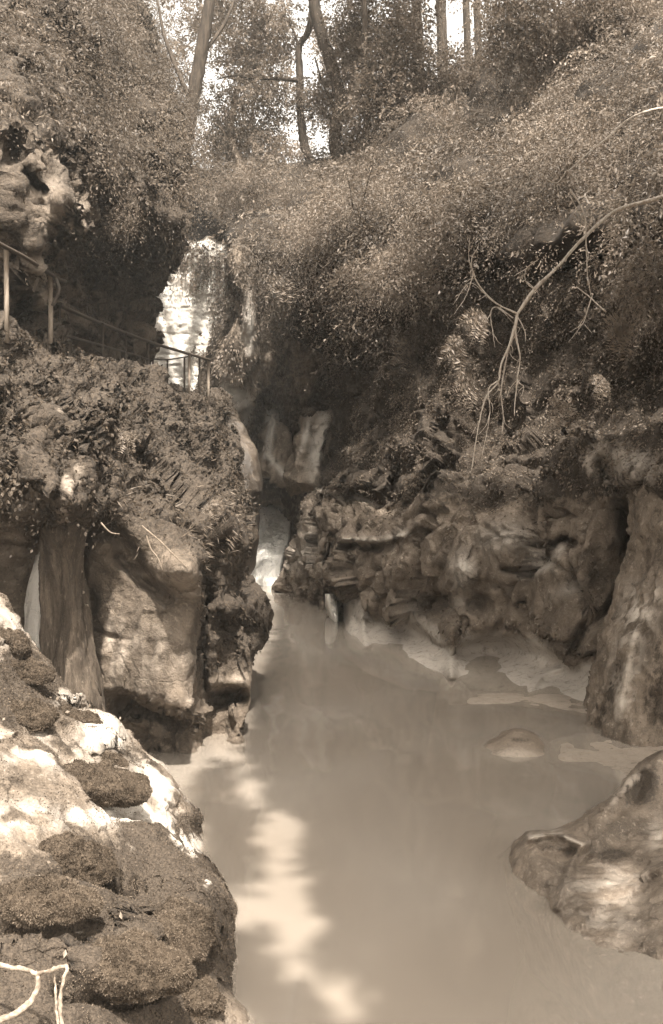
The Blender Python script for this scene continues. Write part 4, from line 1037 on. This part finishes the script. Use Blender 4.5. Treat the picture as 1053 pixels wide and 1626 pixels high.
o = r.build('sunlit_strip', M['lit'], None, np.ones(r.px.shape) * 1.2, .3, (0, 1, 0)); tag(o, 'narrow rock strip coloured as if sunlit, beside the fibrous trunk', 'rock')  # sunlight on this strip is put into its colour


def vine(name, pts, d, rad, mat, leafn, lsize, lmat, label, cat):
    w_ = pxl(pts, d); V, Fq = tube(w_, rad, 5, 8)
    o = link(name, V, Fq, mat); tag(o, label, cat)
    if leafn:
        pr = cr(w_, [12] * (len(w_) - 1)); i = RNG.integers(0, len(pr), leafn)
        pp = pr[i] + RNG.normal(size=(leafn, 3)) * .02
        tag(scatter('foliage', [leaves(pp, RNG.normal(size=(leafn, 3)) + np.array([0, -.8, -.4]), lsize, .8, 1.)], lmat, o), kind='stuff')
    return o


vine('ivy_strand', [(136, 815), (133, 860), (131, 930), (132, 1000), (134, 1060), (136, 1085)], 10.72, [.008] * 6, M['bark'], 80, .045, M['palefern'], 'thin hanging ivy strand with pale leaves down the smooth left face', 'ivy')
for i, (pts, dd, lab) in enumerate([
        ([(232, 850), (240, 872), (250, 885), (258, 905)], 10.4, 'short pale root dangling over the ledge of the left cliff'),
        ([(225, 835), (255, 860), (280, 885), (298, 902)], 10.45, 'long dry root slanting across the ledge of the left cliff'),
        ([(160, 830), (175, 845), (190, 848)], 10.45, 'dry twig at the lip beside the ivy strand')]):
    vine('root', pts, dd, np.linspace(.011, .005, len(pts)), M['root'], 0, 0, None, lab, 'root')


# ------------------------------------------------------------------ railings
def bar(a, b, r, name, mat, parent, sides=8):
    V, Fq = tube(np.array([a, (np.array(a) + np.array(b)) / 2, b]), [r] * 3, sides, 1)
    return link(name, V, Fq, mat, parent=parent)


t = thing('path_railing', P(45, 545, 13)); tag(t, 'near stretch of path railing with two pale posts and a dark sloping top rail', 'railing', 'path railings')
bar(P(10, 392, 11.6), P(11, 545, 11.6), .030, 'post', M['litpost'], t)
bar(P(80, 435, 13.7), P(81, 552, 13.7), .034, 'post', M['litpost'], t)
V, Fq = tube(pxl([(-60, 357), (8, 392), (45, 412), (90, 441), (104, 447)], [9.9, 11.5, 12.4, 13.8, 14.4]), [.027] * 5, 8, 6); link('rail', V, Fq, M['iron'], parent=t)
V, Fq = tube(pxl([(88, 440), (93, 456), (93, 464), (84, 486)], [13.65, 13.65, 13.65, 13.65]), [.028] * 4, 8, 5); link('bracket', V, Fq, M['iron'], parent=t)
t = thing('path_railing', P(280, 630, 22.5)); tag(t, 'far stretch of path railing, thin dark posts against the bright stone wall', 'railing', 'path railings')
V, Fq = tube(pxl([(95, 485), (150, 509), (235, 542), (300, 562), (334, 572)], [15.6, 18.0, 21, 22.9, 23.8]), [.036] * 5, 6, 6); link('rail', V, Fq, M['iron'], parent=t)
V, Fq = tube(pxl([(243, 570), (266, 571), (300, 566)], [22.0, 22.6, 22.9]), [.02] * 3, 6, 4); link('lower_rail', V, Fq, M['iron'], parent=t)
V, Fq = tube(pxl([(96, 530), (160, 548), (212, 563), (236, 571)], [15.6, 18.2, 20.2, 21]), [.022] * 4, 6, 4); link('lower_rail', V, Fq, M['iron'], parent=t)
for x, ya, yb, dd, rad, mt in [(95, 484, 548, 15.6, .02, 'iron'), (163, 513, 592, 18.3, .024, 'iron'), (200, 528, 606, 19.7, .024, 'iron'), (235, 541, 620, 21, .036, 'iron'), (243, 570, 622, 22, .02, 'iron'), (266, 571, 625, 22.6, .022, 'iron'), (293, 568, 632, 22.9, .024, 'iron'), (300.5, 561, 634, 22.9, .034, 'litpost'), (317, 567, 638, 23.4, .026, 'iron'), (331, 570, 646, 23.8, .038, 'litpost')]:
    bar(P(x, ya, dd), P(x, yb, dd), rad, 'post', M[mt], t)


# ------------------------------------------------------------------ bare branches
def branch(name, lines, mat, label, cat='branch'):
    ps = []
    for pts, dd, r0, r1 in lines:
        pts = np.array(pts, float); n_ = len(pts)
        w_ = P(pts[:, 0], pts[:, 1], np.linspace(dd[0], dd[1], n_))
        w_ = w_ + RNG.normal(size=w_.shape) * .012 * (np.arange(n_) > 0)[:, None]
        ps.append(tube(w_, np.linspace(r0, r1, n_) * .66 * RNG.uniform(.85, 1.2, n_), 8 if cat == 'driftwood' else 6, 12))
        if n_ > 3 and r0 < .03 and cat == 'branch':
            for q in range(n_ - 2):
                i = 1 + q; e = w_[i] + np.array([RNG.normal() * .09, RNG.normal() * .05, -RNG.uniform(.06, .24)])
                ps.append(tube(np.array([w_[i], (w_[i] + e) / 2 + RNG.normal(size=3) * .02, e]), [.006, .004, .002], 5, 4))
    V, Fq = join(ps)
    k_ = .006 if cat == 'driftwood' else .004
    V = V + k_ * np.stack([fbm(V, 22, 3), fbm(V + 5, 22, 3), fbm(V + 9, 22, 3)], -1)
    o = link(name, V, Fq, mat); return tag(o, label, cat)


branch('bare_branch', [
    ([(1420, 262), (1240, 285), (1085, 305), (1030, 318), (975, 334), (925, 380), (885, 425), (850, 460), (822, 498)], (12.8, 12.2), .038, .032),
    ([(822, 498), (818, 520), (810, 545), (798, 575), (790, 605), (770, 630), (762, 665), (752, 700), (748, 745)], (12.2, 11.8), .026, .006),
    ([(820, 505), (806, 545), (803, 580), (796, 620), (799, 660), (794, 690)], (12.2, 11.9), .020, .006),
    ([(820, 500), (820, 530), (824, 570), (822, 600), (832, 612), (828, 628)], (12.2, 12), .022, .006),
    ([(822, 600), (818, 640), (815, 660)], (12, 11.9), .012, .005),
    ([(790, 605), (776, 620), (780, 660), (768, 730)], (12, 11.7), .014, .004),
    ([(822, 498), (795, 485), (772, 468), (755, 440), (748, 410), (760, 388)], (12.2, 12), .020, .005),
    ([(815, 505), (790, 490), (780, 500), (787, 530), (787, 548)], (12.2, 12), .014, .004),
    ([(772, 468), (745, 450), (720, 485)], (12.1, 11.9), .010, .004),
    ([(752, 435), (738, 470), (722, 498)], (12.1, 11.9), .010, .004), ([(755, 440), (742, 410), (746, 375)], (12.1, 11.9), .009, .004),
    ([(820, 500), (830, 520), (833, 540)], (12.2, 12.1), .012, .005), ([(850, 460), (835, 448), (838, 425), (855, 408)], (12.2, 12.1), .010, .004),
], M['dead'], 'long pale bare branch ending in a spray of thin hanging twigs')
branch('bare_branch', [
    ([(1420, 190), (1240, 172), (1085, 170), (1010, 183), (965, 215), (935, 245), (900, 270)], (13.8, 13.2), .032, .018),
    ([(900, 270), (885, 290), (862, 275), (875, 232)], (13.2, 13.1), .012, .004), ([(900, 270), (915, 285), (922, 310)], (13.2, 13.1), .012, .005),
    ([(1003, 185), (998, 235), (995, 270)], (13.5, 13.4), .012, .005),
], M['dead'], 'thinner bare branch arching out of the leaves above the long pale one')
branch('bare_branch', [
    ([(905, 300), (928, 340), (930, 390), (934, 440), (941, 468)], (12.5, 12.3), .018, .008), ([(941, 468), (932, 500), (928, 515), (903, 543)], (12.3, 12.2), .011, .004),
    ([(928, 515), (940, 528)], (12.3, 12.2), .007, .003), ([(915, 455), (940, 475), (962, 495)], (12.4, 12.2), .009, .014),
    ([(905, 310), (925, 345), (940, 362)], (12.5, 12.5), .010, .012),
], M['dead'], 'short crooked bare twig hanging straight down in the dark hollow')
branch('driftwood', [
    ([(-30, 1525), (8, 1533), (40, 1538), (62, 1546)], (4.75, 4.7), .017, .018), ([(62, 1546), (80, 1538), (104, 1531), (107, 1560), (104, 1600), (108, 1650)], (4.7, 4.55), .016, .011),
    ([(62, 1546), (50, 1575), (30, 1602), (0, 1618), (-30, 1625)], (4.7, 4.5), .021, .022), ([(86, 1548), (93, 1565), (94, 1600), (98, 1640)], (4.68, 4.55), .010, .010),
], M['drift'], 'bleached forked stick lying on moss in the bottom left corner', 'driftwood')


# ------------------------------------------------------------------ trees
GAPS = [(265, 235, 17, 20), (312, 270, 20, 10), (340, 118, 20, 15), (482, 92, 20, 42), (512, 235, 24, 40), (728, 30, 42, 32), (525, 15, 22, 20), (440, 205, 9, 12)]   # where the sky shows between the crowns


def tree(label, trunk, dd, r0, r1, limbs=(), crown=(), bark='bark', leaf='leaf_t', lsize=.085, group=None, gaps=()):
    pts = np.array(trunk, float); n_ = len(pts)
    w_ = P(pts[:, 0], pts[:, 1], np.full(n_, dd))
    t = thing('tree', w_[0]); tag(t, label, 'tree', group)
    V, Fq = tube(w_, np.linspace(r0, r1, n_), 10, 8)
    V = V + RNG.normal(size=V.shape) * r0 * .05
    link('trunk', V, Fq, M[bark], parent=t)
    for lp, q0, q1 in limbs:
        lp = np.array(lp, float)
        V, Fq = tube(P(lp[:, 0], lp[:, 1], dd + RNG.uniform(-.05, .05) + np.linspace(0, RNG.uniform(-1.2, .8), len(lp))), np.linspace(q0, q1, len(lp)), 7, 6)
        link('limb', V, Fq, M[bark], parent=t)
    ss = []
    for (x, y, rx, ry, n) in crown:
        n = int(n * 2.6)
        c = P(x, y, dd); rad = np.array([rx / F * dd, min(2.2, rx / F * dd * .9), ry / F * dd])
        k = unit(RNG.normal(size=(n, 3))) * (RNG.random((n, 1)) ** .45)
        pp = c + k * rad
        keep = (fbm(pp, .55, 3) > -.25) & lets_sun(pp)
        qx, qy = proj(pp)
        for (hx, hy, hrx, hry) in GAPS: keep &= ((qx - hx) / hrx) ** 2 + ((qy - hy) / hry) ** 2 > 1
        gx_, gy_ = proj(pp)
        pp, k = pp[keep], k[keep]
        ss.append(sprays(pp, k * .5 + RNG.normal(size=pp.shape) * .5 + np.array([0, -.1, -.05]), .7, 10, lsize * 1.25, .45, .55))
    if ss: scatter('crown', ss, M[leaf], t)
    return t


tree('dark trunk leaning right at the edge of the left-hand thicket', [(268, 320), (282, 270), (296, 210), (308, 150), (318, 90), (332, 10), (345, -80)], 25, .22, .13,
     [([(306, 165), (285, 120), (262, 60), (250, 0)], .07, .03), ([(318, 90), (355, 40), (380, -20)], .06, .03)],
     [(215, 90, 95, 75, 330), (150, 10, 110, 60, 330), (265, 170, 42, 45, 100), (290, 20, 60, 55, 160), (60, -30, 120, 60, 300)])
tree('thin curved tree with pale patches and one long level limb', [(515, 330), (506, 300), (497, 265), (484, 232), (477, 180), (476, 120), (475, 75), (492, 40), (500, -60)], 33, .18, .09,
     [([(477, 128), (440, 125), (400, 124), (372, 120), (345, 126)], .075, .02), ([(475, 75), (462, 40), (440, 15)], .05, .02)],
     [(420, 30, 85, 45, 330), (400, 90, 55, 40, 150), (400, -70, 90, 60, 200), (440, 70, 40, 40, 80), (420, 165, 62, 30, 170), (400, 85, 30, 22, 40), (510, 150, 34, 30, 150), (360, 190, 40, 50, 160), (345, 60, 40, 45, 140)], bark='bark')
tree('thick dark trunk forking over the gap of bright sky', [(542, 330), (540, 280), (533, 230), (535, 190), (541, 160), (528, 110), (512, 60), (500, 10), (490, -70)], 32, .23, .18,
     [([(535, 180), (512, 130), (500, 90)], .05, .02), ([(541, 160), (566, 120), (588, 60)], .06, .03)],
     [(560, 90, 40, 45, 140), (560, -60, 110, 60, 260), (540, 30, 55, 40, 200), (600, 110, 60, 50, 240), (600, 30, 55, 35, 110), (450, 40, 28, 28, 40), (560, 200, 50, 40, 150)])
tree('straight slim trunk rising just right of the forked dark trunk', [(584, 220), (582, 150), (581, 80), (579, 0), (578, -80)], 30, .11, .08,
     [([(582, 110), (610, 80), (640, 60)], .04, .02)], [(630, 110, 60, 50, 260), (640, 40, 50, 46, 170), (680, -70, 110, 50, 200), (720, 130, 60, 40, 220), (800, 120, 60, 50, 220), (600, 170, 45, 35, 120)])
tree('pale broken snag without leaves in front of the sunlit trees', [(392, 300), (380, 256), (368, 228), (366, 200), (371, 170), (376, 148)], 33, .15, .09,
     [([(378, 250), (362, 224), (352, 205), (335, 192)], .06, .02)], [], bark='palebark')
for i, (x, r_, lab) in enumerate([(663, .22, 'first of the far trunks right of the slim tree, half hidden by leaves'), (702, .22, 'far trunk at the left rim of the bright gap at the top'), (742, .15, 'far slim trunk inside the bright gap at the top'), (759, .15, 'far trunk at the right rim of the bright gap at the top')]):
    tree(lab, [(x + 2, 150), (x, 60), (x - 2, 0), (x - 3, -90)], 40, r_, r_ * .9, [], [[(655, 70, 26, 40, 60)], [(690, 85, 26, 22, 40)], [(735, 85, 34, 12, 40)], [(800, 40, 38, 45, 120)]][i], group='far trunks on the skyline')
tree('leafy tree leaning in from the top right corner', [(990, 170), (978, 100), (975, 40), (985, -60)], 26, .1, .07,
     [([(978, 100), (940, 60), (900, 30)], .05, .02)], [(860, 60, 80, 55, 300), (960, 60, 80, 60, 330), (1040, 110, 70, 70, 250), (930, 0, 140, 45, 420), (800, 10, 80, 40, 240), (1040, 20, 60, 50, 200)], lsize=.08)
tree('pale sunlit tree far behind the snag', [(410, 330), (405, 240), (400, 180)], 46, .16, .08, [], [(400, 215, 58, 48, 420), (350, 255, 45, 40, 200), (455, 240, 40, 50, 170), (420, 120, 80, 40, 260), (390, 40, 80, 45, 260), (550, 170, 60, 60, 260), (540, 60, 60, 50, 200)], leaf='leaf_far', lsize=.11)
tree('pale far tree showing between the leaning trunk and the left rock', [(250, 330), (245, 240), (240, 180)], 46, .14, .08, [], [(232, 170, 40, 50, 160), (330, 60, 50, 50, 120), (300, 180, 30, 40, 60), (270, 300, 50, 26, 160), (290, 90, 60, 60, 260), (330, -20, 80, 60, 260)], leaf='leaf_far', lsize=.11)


def shrub(label, x, y, dd, rx, ry, n, leaf='leaf_r', droop=.7, lsize=.075, dirv=(-.3, -.4, .1), stem=True, ln=.6):
    c = P(x, y, dd); a, b = rx / F * dd, ry / F * dd
    t = thing('shrub', c - np.array([0, -.3 * a, b * .9])); tag(t, label, 'shrub')
    base = c + np.array([.1 * a, a * .55, -b * .5]); ps = []
    for k in range(7):
        e = c + RNG.normal(size=3) * np.array([a, a * .5, b]) * .5
        ps.append(tube(np.array([base, (base + e) / 2 + np.array([0, 0, b * .25]), e]), [.03, .02, .006], 5, 5))
    V, Fq = join(ps); link('stem', V, Fq, M['bark'], parent=t)
    k = unit(RNG.normal(size=(n, 3))) * RNG.random((n, 1)) ** .4
    pp = c + k * np.array([a, a * .7, b])
    s = sprays(pp, k * .7 + RNG.normal(size=pp.shape) * .35 + np.array(dirv), ln, 11, lsize, droop, .36)
    scatter('foliage', [s], M[leaf], t)


shrub('light drooping shrub spilling over the dark hollow left of the bare branch', 640, 440, 21.5, 95, 42, 900, droop=.8)
shrub('rounded light shrub between the curved tree and the dark hollow', 560, 345, 23.8, 75, 55, 800, droop=.6)
shrub('broad shrub hanging above the back wall of the gorge', 470, 420, 24.6, 58, 60, 700, droop=.8)
shrub('pale feathery shrub at the right edge beside the hollow', 1035, 455, 13.6, 48, 62, 480, droop=1.0, lsize=.055, ln=.4)
shrub('shrub with bright tips above the bare branch fork', 720, 350, 20.6, 80, 55, 700, droop=.6)
shrub('dark bush at the foot of the pale snag', 400, 290, 28, 70, 32, 600, leaf='leaf_t')
shrub('pale dry tuft on the left outcrop above the dark overhang', 200, 350, 17.2, 26, 22, 150, leaf='fern', droop=1.0, lsize=.05, ln=.4)
shrub('wide bush under the top right tree', 900, 240, 19, 95, 55, 800, droop=.7, lsize=.065)


def fern(label, x, y, dd, size, ang, nf=6, spread=130, mat='fern'):
    """fronds fanning out of one root; each a drooping rib with paired leaflets"""
    c = P(x, y, dd); t = thing('fern', c); tag(t, label, 'fern', 'ferns on the gorge walls')
    for i in range(nf):
        a = math.radians(ang + spread * (i / max(nf - 1, 1) - .5) + RNG.uniform(-8, 8))
        L = size * RNG.uniform(.75, 1.15)
        d0 = np.array([math.cos(a), -.45, math.sin(a)]); tt = np.linspace(0, 1, 16)[:, None]
        rib = c + d0 * L * tt + np.array([0, 0, -.45]) * L * tt ** 2
        rv, rf = tube(rib, np.linspace(.005, .002, 16), 4, 1)
        tan = unit(np.gradient(rib, axis=0)); side = unit(np.cross(tan, np.array([0, -1., .35])))
        w_ = (np.sin(np.pi * np.clip(tt * .92 + .06, 0, 1)) ** .7) * L * .24
        pp = np.repeat(rib[1:], 2, 0); sg = np.tile([1., -1.], 15)[:, None]
        ax = np.repeat(side[1:], 2, 0) * sg + np.repeat(tan[1:], 2, 0) * .45
        v, f, r_ = leaves(pp, ax, np.repeat(w_[1:, 0], 2), .32, .12)
        V, Fq = join([(rv, rf), (v, f)])
        link('frond', V, Fq, M[mat], {'rnd': np.concatenate([np.full(len(rv), .3), .4 * r_ + .5])}, smooth=False, parent=t)


fern('pale fern left of the bare branch fork, under the leafy lip', 772, 500, 19.0, .55, 210, 7, 110)
fern('small fern just below and left of the bare branch fork', 735, 540, 19.2, .5, 215, 6, 100)
fern('fern beside the hanging twigs, low in the hollow', 755, 605, 19.4, .5, 200, 6, 110)
fern('large fern with long stiff fronds near the right edge', 1000, 515, 13.9, .42, 205, 8, 110)
fern('fern on the dry rock rib left of the hollow', 650, 545, 22.6, .5, 230, 6, 140)
fern('fern in the dark corner above the back wall', 448, 440, 24.0, .55, 250, 6, 150)
fern('small fern in the middle of the ivied left slope', 200, 685, 11.6, .24, 260, 6, 160)
fern('fern at the lip above the rough right-hand rock', 900, 640, 14.8, .38, 230, 6, 150)
fern('little fern under the right edge shrub', 960, 600, 15.2, .34, 220, 6, 130)
fern('fern at the water-side brow of the left cliff', 330, 800, 11.9, .22, 300, 6, 150)


# ------------------------------------------------------------------ unseen leaves added above the frame to shade the pool, with sun-patch gaps
n = 80000
pp = np.stack([RNG.uniform(-.5, 9, n), RNG.uniform(-5, 21, n), RNG.uniform(0, 1, n)], -1)
pp[:, 2] = np.maximum(6.4, 4.9 + .52 * pp[:, 1]) + pp[:, 2] * 1.3
g0 = pp - SUN * (pp[:, 2:3] / SUN[2])                      # where its shadow falls on the water
hx, hy = proj(g0 * np.array([1, 1, 0]))
edge_x = np.interp(hy, [1000, 1180, 1230, 1300, 1400, 1500, 1560, 1626, 1800], [445, 400, 318, 328, 346, 360, 372, 440, 520])
keep = (hx > edge_x) & (g0[:, 1] > 3)
wet = inpoly(hx, hy, [(425, 930), (540, 965), (720, 1020), (1000, 1090), (1400, 1150), (1400, 2200), (300, 2200), (300, 1200), (420, 1010)])
keep &= wet
keep &= ~inpoly(hx, hy, [(355, 1130), (420, 1230), (448, 1280), (502, 1300), (494, 1408), (445, 1462), (338, 1496), (322, 1455), (378, 1410), (396, 1370), (388, 1310), (362, 1250)])
for x, y, rx, ry in [(466, 1482, 52, 96), (550, 1582, 60, 58), (975, 1420, 60, 55)]:
    keep &= ((hx - x) / rx) ** 2 + ((hy - y) / ry) ** 2 > 1
pp = pp[keep]
n = 5200
q = np.stack([RNG.uniform(-330, 1500, n), RNG.uniform(-420, -25, n), RNG.uniform(27, 33, n)], -1)
gap = ((q[:, 0] - 470) / 70) ** 2 + ((q[:, 1] + 60) / 130) ** 2 > 1
q = q[gap & ((q[:, 0] < 400) | (q[:, 0] > 540) | (q[:, 1] > -90))]
tp = P(q[:, 0], q[:, 1], q[:, 2]); tp = tp[(fbm(tp, .35, 3) > -.2) & lets_sun(tp)]
tops = sprays(tp, RNG.normal(size=tp.shape) + np.array([0, 0, -.1]), .9, 9, .26, .4, .55)  # crowns added out of view to darken the water's reflections
o = scatter('shade_canopy', [tops, sprays(pp, RNG.normal(size=pp.shape) + np.array([0, 0, -.1]), .24, 6, .19, .4, .7)], M['leaf_t'])
tag(o, kind='stuff', label='unseen leafy boughs added above the frame to shade the pool', cat='shade_canopy')


# the soft air of the gorge
V = [(x, y, z) for z in (-5.5, 20) for x, y in ((-30, -12), (34, -12), (34, 75), (-30, 75))]
Fq = [(3, 2, 1, 0), (4, 5, 6, 7), (0, 1, 5, 4), (1, 2, 6, 5), (2, 3, 7, 6), (3, 0, 4, 7)]
t_ = NT('haze_air'); pv = t_.n('ShaderNodeVolumePrincipled', Density=.0010); pv.inputs['Color'].default_value = (1, .96, .88, 1); pv.inputs['Anisotropy'].default_value = .2
t_.t.links.new(pv.outputs[0], t_.out.inputs['Volume'])
hz = link('haze', np.array(V, float), Fq, t_.m, smooth=False, base=False); tag(hz, kind='stuff', label='thin pale haze filling the gorge', cat='haze')
